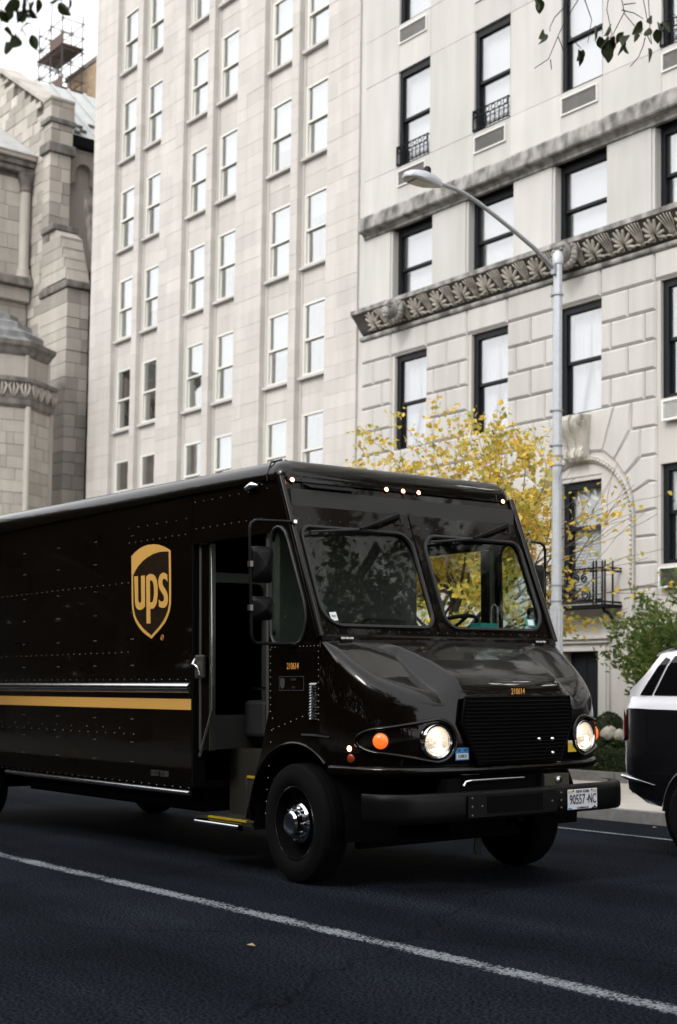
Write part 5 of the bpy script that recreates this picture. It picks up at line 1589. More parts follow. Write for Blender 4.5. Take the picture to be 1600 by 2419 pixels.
# wheels
def wheel(u, v, z, s, steer=0.0, dual=False):
    w = empty("wheel", (u, v, z), parent=tk, local=True)
    w.rotation_euler = (0, 0, steer)
    ax = (0, s, 0)
    prof = [(.27, -.12), (.30, -.125), (.37, -.13), (.415, -.115), (.436, -.09), (.438, 0), (.436, .07), (.424, .092), (.38, .108), (.33, .112), (.292, .10), (.272, .085)]
    t = G().lathe(prof, (0, 0, 0), ax, 40).build("tyre", 'tyre', w, smooth=40)
    for q in (-.05, 0, .045):
        G().lathe([(.4385, q - .004), (.4395, q), (.4385, q + .004)], (0, 0, 0), ax, 40).build("tread_groove", 'chassis', t)
    G().lathe([(.272, -.10), (.262, .06), (.275, .088), (.268, .092), (.255, .075), (.235, .02), (.20, .00), (.14, .01)], (0, 0, 0), ax, 36).build("rim", 'chassis', w, smooth=40)
    G().lathe([(.272, .0895), (.2705, .0935), (.266, .0925)], (0, 0, 0), ax, 36).build("rim_lip", 'chrome', w, smooth=60)
    h = G().lathe([(.15, .005), (.15, .05), (.135, .065), (.10, .07), (.095, .12), (.08, .135), (0, .14)], (0, 0, 0), ax, 24).build("hub", 'chrome' if not dual else 'chassis', w, smooth=35)
    for i in range(8):
        a = i * math.pi / 4
        G().lathe([(.014, 0), (.013, .03), (0, .034)], (.122 * math.cos(a), s * .06, .122 * math.sin(a)), ax, 6).build("lug_nut", 'steel', h)
lz = math.tan(LEAN)
wheel(0.0, .088, .438 - .12 * lz, -1, rad(-4.5))
wheel(0.0, TW - .14, .438 - (TW - .14) * lz, 1, rad(-4.5))
wheel(-5.95, .14, .438 - .14 * lz, -1)
wheel(-5.95, TW - .14, .438 - (TW - .14) * lz, 1)
# running gear
g = G()
g.box(-6.9, .95, .62, .72, .52, .72); g.box(-6.9, .95, TW - .72, TW - .62, .52, .72)
g.build("frame_rail", 'chassis', tk)
G().tube([(0, .25, .40), (0, .6, .33), (0, TW - .6, .29), (0, TW - .25, .35)], .065, 8).build("front_axle", 'chassis', tk)
G().box(-.35, .35, .62, .70, .30, .42).build("leaf_spring", 'chassis', tk)
G().box(-.35, .35, TW - .70, TW - .62, .28, .42).build("leaf_spring", 'chassis', tk)
G().tube([(-5.95, .2, .43), (-5.95, TW - .2, .40)], .09, 8).build("rear_axle", 'chassis', tk)
G().box(-.9, .7, .9, 1.5, .34, .85).build("engine_sump", 'chassis', tk, bevel=.05)
G().box(-4.8, -1.5, .16, TW - .16, .40, .62).build("underbody", 'chassis', tk)
G().box(-7.05, -1.45, .04, TW - .04, .60, .66).build("cargo_floor", 'chassis', tk)
G().box(.30, .36, .32, 1.95, .255, .32).build("tie_rod", 'chassis', tk)
G().prism([(.98, .25), (1.04, .25), (1.05, .16), (1.02, .12), (.98, .13), (.965, .18)], lambda a, b, d: (d, a + .5, b), .34, .352).build("mud_tag", 'rubber', tk)
G().box(-7.05, -6.3, .1, TW - .1, .45, .6).build("rear_step", 'chassis', tk)

# card box lying on the dashboard
bx2 = empty("tissue_box", (TX + .05, TY + 1.87, 1.9), "teal and white card box lying on the truck's dashboard", "box")
o = G().box(TX - .02, TX + .11, TY + 1.775, TY + 1.955, 1.90, 1.945).build("box_body", 'stk_white', bx2)
G().box(TX - .022, TX + .112, TY + 1.773, TY + 1.957, 1.945, 1.985).build("box_top", 'teal', bx2)
# ------------------------------------------------------------------ street lamp
LX, LY = -12.42, 13.0
lp = empty("street_lamp", (LX, LY, .13), "grey galvanised street lamp with long curved arm and flat cobra head", "street lamp")
def octpole(g, r0, r1, z0, z1, n=10):
    g.lathe([(r0, z0), (r1, z1)], (LX, LY, 0), (0, 0, 1), n)
    return g
octpole(G(), .066, .056, 2.55, 7.0, 10).build("pole", 'galv', lp)
g = G(); rows = []
for z in (.13, 2.55):
    rows.append([(LX + (.082 if i % 2 else .070) * math.cos(2 * math.pi * i / 24), LY + (.082 if i % 2 else .070) * math.sin(2 * math.pi * i / 24), z) for i in range(24)])
g.grid(rows, closed=True).build("fluted_shaft", 'galv', lp)
G().lathe([(.20, .13), (.20, .2), (.16, .26), (.13, .5), (.10, .58), (.085, .62)], (LX, LY, 0), n=16).build("base_casting", 'galv', lp, smooth=40)
G().lathe([(.066, 6.95), (.070, 6.98), (.070, 7.05), (.055, 7.09), (.03, 7.12), (0, 7.13)], (LX, LY, 0), n=14).build("pole_cap", 'galv', lp, smooth=50)
for z in (2.62, 2.82, 4.35, 4.47, 4.60, 5.05, 6.55, 2.50):
    b = G().lathe([(.068, z - .012), (.074, z - .008), (.074, z + .008), (.068, z + .012)], (LX, LY, 0), n=14).build("strap_band", 'galv_d', lp, smooth=50)
    G().box(LX - .085, LX - .06, LY - .06, LY - .03, z - .018, z + .018).build("strap_buckle", 'galv_d', b)
arm = [(12.98, 6.86), (12.75, 6.98), (12.55, 7.08), (12.2, 7.22), (11.90, 7.33), (11.62, 7.43), (11.40, 7.49), (11.2, 7.52), (10.95, 7.525)]
G().tube([(LX, y, z) for y, z in arm], [.030, .030, .029, .028, .027, .027, .026, .026, .025], 10).build("arm", 'galv_d', lp, smooth=60)
rows = []
for (y, w, zt, zb) in ((lambda L0: [(10.99 - (10.99 - q[0]) * .79, q[1] * .88, q[2] - .006, q[3] + .006) for q in L0])(((10.99, .035, 7.565, 7.475), (10.90, .075, 7.585, 7.465), (10.78, .115, 7.60, 7.455), (10.62, .145, 7.60, 7.45), (10.46, .15, 7.585, 7.455), (10.34, .125, 7.565, 7.462), (10.28, .06, 7.54, 7.475), (10.265, .005, 7.515, 7.50)))):
    rows.append([(LX - w, y, zb + .02), (LX - w * .9, y, zt - .03), (LX - w * .5, y, zt), (LX, y, zt + .005), (LX + w * .5, y, zt), (LX + w * .9, y, zt - .03), (LX + w, y, zb + .02), (LX + w * .85, y, zb), (LX, y, zb - .004), (LX - w * .85, y, zb)])
hd = G().grid(rows, closed=True).build("lamp_head", 'galv', lp, smooth=50)
G().box(LX - .085, LX + .085, 10.53, 10.79, 7.448, 7.460).build("lamp_lens", 'lampglass', hd, bevel=.01)
G().lathe([(.045, 7.59), (.045, 7.66), (.03, 7.68), (0, 7.685)], (LX, 10.77, 0), n=12).build("photocell", 'blackpl', hd, smooth=50)
G().box(LX - .03, LX + .03, LY - .10, LY - .05, 6.80, 6.95).build("arm_bracket", 'galv_d', lp, bevel=.006)

# ------------------------------------------------------------------ SUV at the kerb
SX, SYc, HW = -8.80, 11.0, .98
su = empty("suv", (SX + 2.4, SYc, 0), "black and white SUV with dark rear glass parked at the far kerb", "car")
# stations along the length: x, bottom z, shoulder crease z, belt z, roof z, half width, roof half width
ST = [(0.0, .62, 1.02, 1.10, 1.12, .80, .70), (.03, .58, 1.28, 1.34, 1.36, .90, .76), (.10, .50, 1.30, 1.41, 1.50, .955, .85), (.24, .44, 1.30, 1.415, 1.70, .975, .83), (.38, .42, 1.295, 1.42, 1.86, .98, .81), (.75, .40, 1.29, 1.42, 1.90, .98, .80), (1.4, .36, 1.28, 1.41, 1.91, .98, .80), (2.3, .34, 1.26, 1.39, 1.90, .98, .79), (2.9, .34, 1.24, 1.36, 1.84, .98, .77),
      (3.35, .34, 1.20, 1.28, 1.50, .98, .76), (3.65, .34, 1.16, 1.20, 1.24, .98, .82), (4.3, .36, 1.08, 1.12, 1.16, .96, .80), (4.75, .42, .95, 1.00, 1.04, .90, .72), (4.92, .52, .78, .82, .86, .78, .60)]
lo, hi = [], []
for (x, zb, zs, zbelt, zr, w, rw) in ST:
    L_ = [(0, zb), (w * .86, zb), (w * .97, zb + .06), (w, zb + .22), (w * 1.0, (zb + zs) / 2 + .08), (w * .992, zs)]
    lo.append([(SX + x, SYc - y, z) for y, z in L_] + [(SX + x, SYc + y, z) for y, z in reversed(L_[1:])])
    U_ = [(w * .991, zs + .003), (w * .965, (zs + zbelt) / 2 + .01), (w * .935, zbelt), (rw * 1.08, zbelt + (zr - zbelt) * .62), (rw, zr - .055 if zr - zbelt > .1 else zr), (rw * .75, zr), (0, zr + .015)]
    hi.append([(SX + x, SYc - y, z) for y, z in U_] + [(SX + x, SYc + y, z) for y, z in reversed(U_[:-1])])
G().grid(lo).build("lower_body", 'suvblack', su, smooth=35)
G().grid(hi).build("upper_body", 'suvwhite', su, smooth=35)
g = G(); n = len(lo[0])
g.add(lo[0] , [tuple(range(n))]); g.build("tail_panel", 'suvblack', su)
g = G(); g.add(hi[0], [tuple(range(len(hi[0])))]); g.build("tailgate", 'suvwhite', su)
def suv_side_pt(x, z, off=.006):
    """point on the near upper side at length x, height z"""
    w = lerp([(s[0], s[5]) for s in ST], x); rw = lerp([(s[0], s[6]) for s in ST], x); zs = lerp([(s[0], s[2]) for s in ST], x); zb = lerp([(s[0], s[3]) for s in ST], x); zr = lerp([(s[0], s[4]) for s in ST], x)
    y = lerp([(zs, w * .991), ((zs + zb) / 2 + .01, w * .965), (zb, w * .935), (zb + (zr - zb) * .62, rw * 1.08), (zr - .05, rw)], z)
    return y + off
for sg in (-1, 1):
    for poly in ([(.22, 1.425), (.36, 1.425), (.52, 1.75), (.46, 1.77)], [(.385, 1.425), (1.35, 1.425), (1.35, 1.80), (.56, 1.78)], [(1.42, 1.425), (2.30, 1.41), (2.30, 1.80), (1.42, 1.80)], [(2.37, 1.41), (3.1, 1.37), (2.85, 1.70), (2.37, 1.79)]):
        g = G(); nn_ = 7
        rows = []
        a, b, c, d = poly
        for i in range(nn_ + 1):
            t = i / nn_
            p = (a[0] + (d[0] - a[0]) * t, a[1] + (d[1] - a[1]) * t); q = (b[0] + (c[0] - b[0]) * t, b[1] + (c[1] - b[1]) * t)
            rows.append([(SX + p[0] + (q[0] - p[0]) * k / 6, SYc + sg * suv_side_pt(p[0] + (q[0] - p[0]) * k / 6, p[1] + (q[1] - p[1]) * k / 6, .010), p[1] + (q[1] - p[1]) * k / 6) for k in range(7)])
        g.grid(rows).build("side_glass", 'suvglass', su, smooth=60)
    G().add([(SX + .005, SYc + sg * .86, 1.00), (SX + .02, SYc + sg * .93, 1.00), (SX + .07, SYc + sg * .965, 1.02), (SX + .06, SYc + sg * .955, 1.30), (SX + .01, SYc + sg * .90, 1.29), (SX + .09, SYc + sg * .90, 1.1)], [(0, 1, 4), (1, 2, 3, 4), (2, 5, 3)]).build("tail_lamp", 'red', su)
    G().tube([(SX + .005, SYc + sg * .915, .68), (SX + .15, SYc + sg * .972, .66), (SX + .45, SYc + sg * .985, .615)], [.016, .022, .004], 6).build("bumper_trim", 'chrome', su, smooth=60)
    G().box(SX + 1.75, SX + 1.95, SYc + sg * .985 - .015, SYc + sg * .985 + .015, 1.12, 1.15).build("door_handle", 'chrome', su, bevel=.01)
    G().box(SX + 2.9, SX + 3.1, SYc + sg * 1.0 - .10, SYc + sg * 1.0 + .12, 1.36, 1.52).build("door_mirror", 'suvblack', su, bevel=.04)
    G().tube([(SX + .6, SYc + sg * .74, 1.89), (SX + .8, SYc + sg * .74, 1.935), (SX + 2.4, SYc + sg * .74, 1.94), (SX + 2.7, SYc + sg * .74, 1.88)], .014, 6).build("roof_rail", 'suvblack', su)
    for xw in (.98, 3.92):
        ax = (0, sg, 0); cy = SYc + sg * .905
        w = G().lathe([(.25, -.11), (.33, -.115), (.375, -.09), (.38, 0), (.375, .08), (.33, .11), (.25, .10)], (SX + xw, cy, .38), ax, 32).build("wheel", 'tyre', su, smooth=40)
        G().lathe([(.255, .10), (.24, .085), (.10, .07), (.05, .09), (0, .09)], (SX + xw, cy, .38), ax, 20).build("rim", 'steel', w, smooth=30)
        G().tube([(SX + xw + .43 * math.cos(rad(t)), SYc + sg * .978, .40 + .43 * math.sin(rad(t))) for t in range(-8, 190, 9)], .022, 6).build("arch_trim", 'suvblack', su, smooth=60)
        G().lathe([(.42, 0), (.42, .012)], (SX + xw, SYc + sg * .975, .40), ax, 28).add([(SX + xw + .42 * math.cos(2 * math.pi * i / 28), SYc + sg * .984, .40 + .42 * math.sin(2 * math.pi * i / 28)) for i in range(28)], [tuple(range(28))]).build("wheel_well", 'chassis', su)
    G().ell((SX + 4.72, SYc + sg * .70, .88), (.12, .16, .06)).build("head_lamp", 'platew', su, smooth=60)
g = G()
rows = []
for (x, z, h) in ((.20, 1.80, .015), (.24, 1.83, .03), (.36, 1.865, .035), (.60, 1.905, .03)):
    rows.append([(SX + x + (.05 if abs(k) > 4 else 0), SYc + k * .145, z - .012 * (abs(k) / 5) ** 2) for k in range(-5, 6)])
for (x, z) in ((.58, 1.86), (.26, 1.79), (.20, 1.79)):
    rows.append([(SX + x + (.05 if abs(k) > 4 else 0), SYc + k * .145, z - .012 * (abs(k) / 5) ** 2) for k in range(-5, 6)])
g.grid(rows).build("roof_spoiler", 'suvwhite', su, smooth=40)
G().box(SX - .02, SX + .12, SYc - .8, SYc + .8, .5, .72).build("rear_bumper", 'suvblack', su, bevel=.05)
G().add([(SX + .085, SYc - .70, 1.44), (SX + .085, SYc + .70, 1.44), (SX + .29, SYc + .66, 1.76), (SX + .29, SYc - .66, 1.76)], [(0, 1, 2, 3)]).build("rear_glass", 'suvglass', su)

# ------------------------------------------------------------------ plants
def leafify(m_, f=.35):
    N, L = m_.node_tree.nodes, m_.node_tree.links
    b = N["Principled BSDF"]; out = N["Material Output"]
    src = b.inputs["Base Color"].links[0].from_socket
    t = N.new("ShaderNodeBsdfTranslucent"); L.new(src, t.inputs[0])
    mx = N.new("ShaderNodeMixShader"); mx.inputs[0].default_value = f
    L.new(b.outputs[0], mx.inputs[1]); L.new(t.outputs[0], mx.inputs[2]); L.new(mx.outputs[0], out.inputs[0])
leafify(MT['leafc'], .45); leafify(MT['leafn'], .25)

def leaves(name, pts, size, cols, parent, rnd, kind='stuff', upb=.5, aspect=.62, mm='leafc', seg=False):
    V, F, Cc = [], [], []
    for p in pts:
        s = size * rnd.uniform(.65, 1.25)
        n = Vector((rnd.gauss(0, 1), rnd.gauss(0, 1), rnd.gauss(0, 1) + upb)).normalized()
        a = n.orthogonal().normalized(); a.rotate(Matrix.Rotation(rnd.uniform(0, 6.28), 3, n))
        b = n.cross(a); p = Vector(p); w = s * aspect * .5
        o = len(V)
        V += [p - a * s * .5, p - b * w - a * s * .02 + n * s * .10, p + a * s * .5 - n * s * .06, p + b * w - a * s * .02 + n * s * .10]
        F += [(o, o + 1, o + 2), (o, o + 2, o + 3)]
        c = rnd.choice(cols); k = rnd.uniform(.8, 1.2)
        Cc += [c[0] * k, c[1] * k, c[2] * k, 1] * 6
    me = bpy.data.meshes.new(name)
    me.from_pydata([tuple(v) for v in V], [], F)
    ca = me.color_attributes.new("lc", 'FLOAT_COLOR', 'CORNER')
    ca.data.foreach_set("color", Cc)
    return finish(name, me, mm, parent, kind=kind)

def grow(g, p, d, L_, r, lvl, maxl, tips, rnd, upb, spread, kids=(3, 4), first=.35):
    d = d.normalized(); pts = [p.copy()]; rs = [r]
    n = 5
    for i in range(n):
        d = (d + Vector((rnd.gauss(0, .13), rnd.gauss(0, .13), rnd.gauss(0, .10) + upb * .08))).normalized()
        p = p + d * L_ / n
        pts.append(p.copy()); rs.append(max(r * (1 - .75 * (i + 1) / n), .003))
    g.tube(pts, rs, 6 if lvl < 2 else 4, cap=False)
    if lvl >= maxl:
        tips.append(pts); return
    for k in range(rnd.randint(*kids)):
        t = rnd.uniform(first, 1.0); i = min(int(t * n), n - 1)
        q = pts[i].lerp(pts[i + 1], t * n - i)
        ax = Vector((rnd.gauss(0, 1), rnd.gauss(0, 1), rnd.gauss(0, .6)))
        nd = (d + ax.normalized() * spread + Vector((0, 0, upb * .25))).normalized()
        grow(g, q, nd, L_ * rnd.uniform(.5, .75), rs[i] * .6, lvl + 1, maxl, tips, rnd, upb, spread, kids, first)
    tips.append(pts[-3:])

# young yellow street tree behind the truck
yr = random.Random(5)
yt = empty("yellow_street_tree", (-15.15, 13.75, .13), "slender street tree in yellow autumn leaf behind the truck cab", "tree")
g = G(); tips = []
base = Vector((-15.15, 13.75, .13))
g.tube([base, base + Vector((.02, 0, .9)), base + Vector((-.03, .02, 1.75)), base + Vector((0, 0, 2.3))], [.10, .085, .075, .065], 8)
for k in range(8):
    a = 6.283 * k / 8 + yr.uniform(-.3, .3)
    st_ = base + Vector((0, 0, yr.uniform(1.5, 2.3)))
    tilt = yr.uniform(.55, 1.35)
    grow(g, st_, Vector((math.cos(a) * tilt, math.sin(a) * tilt * .8, 1.0)), yr.uniform(1.6, 2.25), .05, 0, 2, tips, yr, .25, .85, (3, 5), .25)
for (dx, dz) in ((1.9, .35), (1.6, .1), (-1.6, .9), (-1.5, .2), (-1.0, .4), (-2.0, .45), (-1.3, .05), (.7, .2), (-1.1, 1.3), (-1.5, 1.25), (-.7, 1.6), (-1.9, 1.2), (.2, 1.3)):
    grow(g, base + Vector((0, 0, 1.9)), Vector((dx, yr.uniform(-.3, .3), dz)), 2.3, .035, 0, 2, tips, yr, .05, .6, (3, 4), .3)
g.build("trunk", 'bark', yt)
lp_ = []
for t in tips:
    for q in range(len(t) * 14):
        i = yr.randint(0, len(t) - 2); c = t[i].lerp(t[i + 1], yr.random()) + Vector((yr.gauss(0, .09), yr.gauss(0, .09), yr.gauss(0, .06)))
        if yr.random() < 1.12 - max(0, (c.z - 3.5)) * .27 and not (c.x > -.985 * c.y and c.z > 2.55 and yr.random() < (.95 if c.x > -.96 * c.y else .5)): lp_.append(c)
YC = [(.72, .53, .10), (.76, .56, .13), (.66, .53, .12), (.55, .48, .11), (.74, .47, .07), (.40, .40, .09)]
leaves("crown", lp_, .092, YC, yt, yr, upb=.8, aspect=.8)

# planted bed in front of the apartment house
bd = empty("planter_edge", (-14, 16.55, .13), "low granite edging along the planted bed by the building", "kerb edging")
for i in range(12):
    G().box(-22 + i * 1.5 + .006, -20.5 + i * 1.5 - .006, 16.44 + jit(.004), 16.64, .112, .285).build("edging_stone", 'granite', bd, bevel=.01)
G().box(-22, -4, 16.64, 18.95, .112, .20).build("planting_bed", 'soil', kind='structure')
hr = random.Random(3)
GC = [(.045, .075, .022), (.06, .095, .03), (.035, .055, .02), (.08, .11, .03)]
hg = empty("clipped_hedge", (-14, 16.9, .2), "low clipped green hedge along the granite edging", "hedge")
G().box(-21.5, -5, 16.74, 17.06, .18, .56).build("hedge_core", mat("hedge_inside", (.012, .018, .007), .9), hg)
hp_ = []
for i in range(9000):
    x = hr.uniform(-18, -9)
    f_ = hr.random()
    if f_ < .55: hp_.append((x, 16.70 + hr.gauss(0, .02), hr.uniform(.2, .60)))
    else: hp_.append((x, hr.uniform(16.68, 17.1), .60 + hr.gauss(0, .022)))
leaves("hedge_leaves", hp_, .045, GC, hg, hr, upb=.2)
def topiary(x, y, r, h, label):
    t = empty("topiary_shrub", (x, y, .2), label, "shrub", "clipped topiary shrubs in the bed")
    pr = [(r * math.sqrt(max(0, 1 - (z / h) ** 2.2)), .2 + z) for z in [h * i / 8 for i in range(9)]]
    G().lathe([(max(a - .03, .002), b) for a, b in pr], (x, y, 0), n=14).build("shrub_core", MT['leafn'], t)
    pp = []
    for i in range(2200):
        z = h * hr.random() ** .8; rr = r * math.sqrt(max(0, 1 - (z / h) ** 2.2)); a = hr.uniform(0, 6.283)
        pp.append((x + rr * math.cos(a), y + rr * math.sin(a), .2 + z + hr.gauss(0, .01)))
    leaves("shrub_leaves", pp, .042, [(.04, .065, .02), (.03, .05, .018), (.05, .075, .025)], t, hr, upb=.3)
topiary(-15.58, 17.55, .42, .98, "rounded dark green topiary right beside the truck's nose")
topiary(-14.75, 17.75, .36, .92, "rounded dark green topiary half hidden by the SUV")
hy = empty("hydrangea", (-15.2, 17.2, .2), "white hydrangea flower head above dark leaves in the bed", "flower")
fm = G().add([(0, 0, 0), (.018, .008, .006), (.03, 0, 0), (.018, -.008, .006)], [(0, 1, 2), (0, 2, 3)]).mesh("petal")
for (cx, cy, cz, r) in ((-15.22, 17.15, .86, .12), (-15.05, 17.2, .83, .10), (-15.38, 17.25, .84, .09)):
    g = G()
    for i in range(260):
        n = Vector((hr.gauss(0, 1), hr.gauss(0, 1), hr.gauss(0, 1))).normalized()
        c = Vector((cx, cy, cz)) + n * r * hr.uniform(.9, 1.05); a = n.orthogonal().normalized() * .022; b = n.cross(a).normalized() * .022
        g.add([c - a, c - b, c + a, c + b], [(0, 1, 2, 3)])
    g.ell((cx, cy, cz), (r * .88,) * 3, 10, 7)
    finish("flower_head", g.rawmesh("flower_head"), 'petal', hy)
    G().tube([(cx, cy, .2), (cx, cy, cz)], .008, 5).build("stem", 'twig', hy)
leaves("hydrangea_leaves", [(hr.gauss(-15.2, .22), hr.gauss(17.2, .12), hr.uniform(.3, .78)) for i in range(420)], .10, GC, hy, hr, upb=.8)
# broad-leaved evergreen beside the door
er = random.Random(8)
ev = empty("broadleaf_shrub", (-13.65, 17.6, .2), "tall loose green broadleaf shrub growing behind the SUV", "shrub")
g = G(); tips = []
for k in range(9):
    a = 6.283 * k / 9
    grow(g, Vector((-13.65 + .1 * math.cos(a), 17.6 + .1 * math.sin(a), .2)), Vector((math.cos(a) * .5, math.sin(a) * .3, 1)), er.uniform(1.4, 2.1), .03, 0, 2, tips, er, .4, .75, (3, 5), .25)
g.build("stems", 'bark', ev)
ep = []
for t in tips:
    for q in range(len(t) * 14):
        i = er.randint(0, len(t) - 2); ep.append(t[i].lerp(t[i + 1], er.random()) + Vector((er.gauss(0, .09), er.gauss(0, .09), er.gauss(0, .07))))
leaves("crown", ep, .115, [(.10, .17, .035), (.075, .13, .03), (.15, .22, .05), (.22, .25, .07), (.13, .17, .045)], ev, er, upb=.6, aspect=.45)

# fallen leaves
flm = G().add([(-.035, 0, 0), (-.005, -.022, .008), (.035, 0, .004), (-.005, .022, .010)], [(0, 1, 2), (0, 2, 3)]).mesh("fallen_leaf")
flm.materials.append(MT['leafy'])
for (x, y, a, lb) in ((-6.42, 4.36, .4, "single pale fallen leaf on the dark road in the foreground"), (-10.05, 12.05, 1.2, "yellow fallen leaf on the road close to the kerb"), (-9.55, 11.8, 2.2, "brown fallen leaf in the gutter behind the parked SUV")):
    o = piece("fallen_leaf", flm, None, (x, y, .012), (.85, .85, 1), (.1, .1, a)); tag(o, lb, "leaf", "fallen leaves on the road")

# ------------------------------------------------------------------ trees over the viewpoint
TR_LEAF = [(-4.481, 4.529, 4.575), (-4.46, 4.556, 4.582), (-4.394, 4.642, 4.584), (-4.46, 4.574, 4.408), (-4.448, 4.588, 4.42), (-4.372, 4.694, 4.343), (-4.355, 4.716, 4.344), (-4.311, 4.763, 4.455), (-4.288, 4.792, 4.455), (-4.309, 4.771, 4.404), (-4.29, 4.797, 4.391), (-4.283, 4.803, 4.414), (-4.271, 4.82, 4.403), (-4.286, 4.804, 4.373), (-4.274, 4.822, 4.348), (-4.257, 4.839, 4.401), (-4.242, 4.856, 4.424), (-4.229, 4.875, 4.409), (-4.224, 4.883, 4.39), (-4.238, 4.866, 4.376), (-4.186, 4.923, 4.481), (-4.167, 4.946, 4.497), (-4.183, 4.929, 4.453), (-4.171, 4.946, 4.444), (-4.146, 4.976, 4.475), (-4.147, 4.974, 4.477), (-4.144, 4.981, 4.445), (-4.193, 4.921, 4.409), (-4.158, 4.973, 4.357)]
TR_TWIG = [[(-4.237, 4.84, 4.645), (-4.237, 4.846, 4.59), (-4.231, 4.86, 4.53), (-4.189, 4.923, 4.439)], [(-4.231, 4.86, 4.53), (-4.262, 4.828, 4.438), (-4.275, 4.815, 4.396)], [(-4.23, 4.859, 4.549), (-4.205, 4.893, 4.535), (-4.181, 4.927, 4.499)], [(-4.181, 4.913, 4.637), (-4.18, 4.919, 4.591), (-4.177, 4.933, 4.499)], [(-4.148, 4.957, 4.628), (-4.152, 4.956, 4.592), (-4.16, 4.958, 4.477), (-4.158, 4.969, 4.385)], [(-4.259, 4.811, 4.644), (-4.269, 4.804, 4.589), (-4.277, 4.797, 4.547), (-4.273, 4.816, 4.428)], [(-4.343, 4.7, 4.656), (-4.363, 4.682, 4.587), (-4.382, 4.663, 4.518), (-4.419, 4.623, 4.443), (-4.46, 4.584, 4.309), (-4.492, 4.546, 4.267)], [(-4.387, 4.648, 4.614), (-4.398, 4.639, 4.559), (-4.417, 4.62, 4.503), (-4.438, 4.597, 4.461), (-4.45, 4.583, 4.443)], [(-4.382, 4.663, 4.518), (-4.373, 4.684, 4.431), (-4.364, 4.704, 4.362)], [(-4.34, 4.71, 4.606), (-4.328, 4.731, 4.542), (-4.327, 4.737, 4.496), (-4.336, 4.737, 4.385)], [(-4.176, 4.942, 4.421), (-4.18, 4.94, 4.384), (-4.197, 4.924, 4.333), (-4.218, 4.901, 4.285)], [(-4.126, 4.987, 4.62), (-4.115, 5.009, 4.556), (-4.085, 5.05, 4.52)], [(-4.168, 4.953, 4.426), (-4.161, 4.966, 4.389)], [(-4.46, 4.584, 4.309), (-4.452, 4.599, 4.268)], [(-4.415, 4.632, 4.411), (-4.408, 4.649, 4.329)], [(-4.229, 4.858, 4.576), (-4.201, 4.894, 4.572)]]
TL_LEAF = [(-4.18, 1.898, 3.563), (-4.169, 1.912, 3.57), (-4.209, 1.866, 3.502), (-4.197, 1.884, 3.479), (-4.189, 1.891, 3.519), (-4.181, 1.904, 3.486), (-4.231, 1.842, 3.455), (-4.237, 1.827, 3.529), (-4.237, 1.83, 3.504), (-4.226, 1.834, 3.597), (-4.235, 1.826, 3.567), (-4.123, 1.969, 3.599), (-4.107, 1.988, 3.614), (-4.097, 2.001, 3.614), (-4.158, 1.921, 3.61), (-4.193, 1.879, 3.579), (-4.198, 1.871, 3.6), (-4.185, 1.887, 3.605), (-4.173, 1.901, 3.61), (-4.181, 1.893, 3.589), (-4.17, 1.908, 3.596)]
TL_TWIG = [[(-4.176, 1.887, 3.712), (-4.181, 1.889, 3.638), (-4.184, 1.889, 3.591), (-4.195, 1.882, 3.526), (-4.202, 1.876, 3.498)], [(-4.237, 1.811, 3.687), (-4.232, 1.826, 3.609), (-4.237, 1.828, 3.525), (-4.233, 1.838, 3.474)], [(-4.111, 1.972, 3.714), (-4.109, 1.984, 3.63), (-4.113, 1.981, 3.607)], [(-4.181, 1.889, 3.638), (-4.174, 1.902, 3.591), (-4.168, 1.913, 3.568)], [(-4.195, 1.882, 3.526), (-4.185, 1.898, 3.498)]]
tr = random.Random(21)
oh = empty("overhanging_tree", (1.2, -2.6, .13), "near tree whose leafy twigs hang into the top of the picture", "tree")
g = G(); b0 = Vector((1.2, -2.6, .13)); tips = []
g.tube([b0, b0 + Vector((0, .05, 1.5)), b0 + Vector((-.1, .1, 3.2)), b0 + Vector((-.25, .3, 4.6))], [.30, .24, .21, .18], 10)
fork = b0 + Vector((-.25, .3, 4.6))
limbA = [fork, Vector((-.5, -.4, 5.6)), Vector((-2.3, 2.0, 6.0)), Vector((-3.6, 3.9, 5.7)), Vector((-4.2, 4.75, 5.15))]
limbB = [fork, Vector((-1.2, -1.0, 5.4)), Vector((-2.9, .4, 5.1)), Vector((-3.9, 1.5, 4.5)), Vector((-4.15, 1.85, 4.0))]
g.tube(limbA, [.12, .085, .055, .028, .012], 7); g.tube(limbB, [.11, .075, .05, .026, .011], 7)
for a, rr in ((Vector((1.5, -.6, 1)), .12), (Vector((-.3, -1.4, 1)), .12), (Vector((.4, .5, 1.4)), .13), (Vector((-1.4, -.8, 1.0)), .11), (Vector((1.0, .9, .9)), .1), (Vector((-1.0, 1.0, 2.0)), .12), (Vector((-.5, 1.3, 1.8)), .12), (Vector((-1.5, .5, 1.9)), .12), (Vector((-.2, 1.5, 2.6)), .12)):
    grow(g, fork.copy(), a, 3.6 if a.z < 1.5 else 5.2, rr, 0, 2, tips, tr, .3, .8, (4, 5), .3)
g.build("trunk", 'bark', oh)
twm = G()
for t in TR_TWIG: twm.tube([tuple(Vector(p) + Vector((tr.gauss(0, .01), tr.gauss(0, .01), 0))) for p in t], [.0030 - .0014 * i / len(t) for i in range(len(t))], 4)
for top in ((-4.237, 4.84, 4.645), (-4.181, 4.913, 4.637), (-4.148, 4.957, 4.628), (-4.259, 4.811, 4.644), (-4.343, 4.7, 4.656), (-4.387, 4.648, 4.614), (-4.34, 4.71, 4.606), (-4.126, 4.987, 4.62)):
    twm.tube([top, (Vector(top) + Vector((-4.2, 4.75, 5.15))) / 2 + Vector((tr.gauss(0, .05), tr.gauss(0, .05), .05)), (-4.2, 4.75, 5.15)], [.003, .005, .009], 4)
twA = twm.build("twig", 'twig', oh)
twm = G()
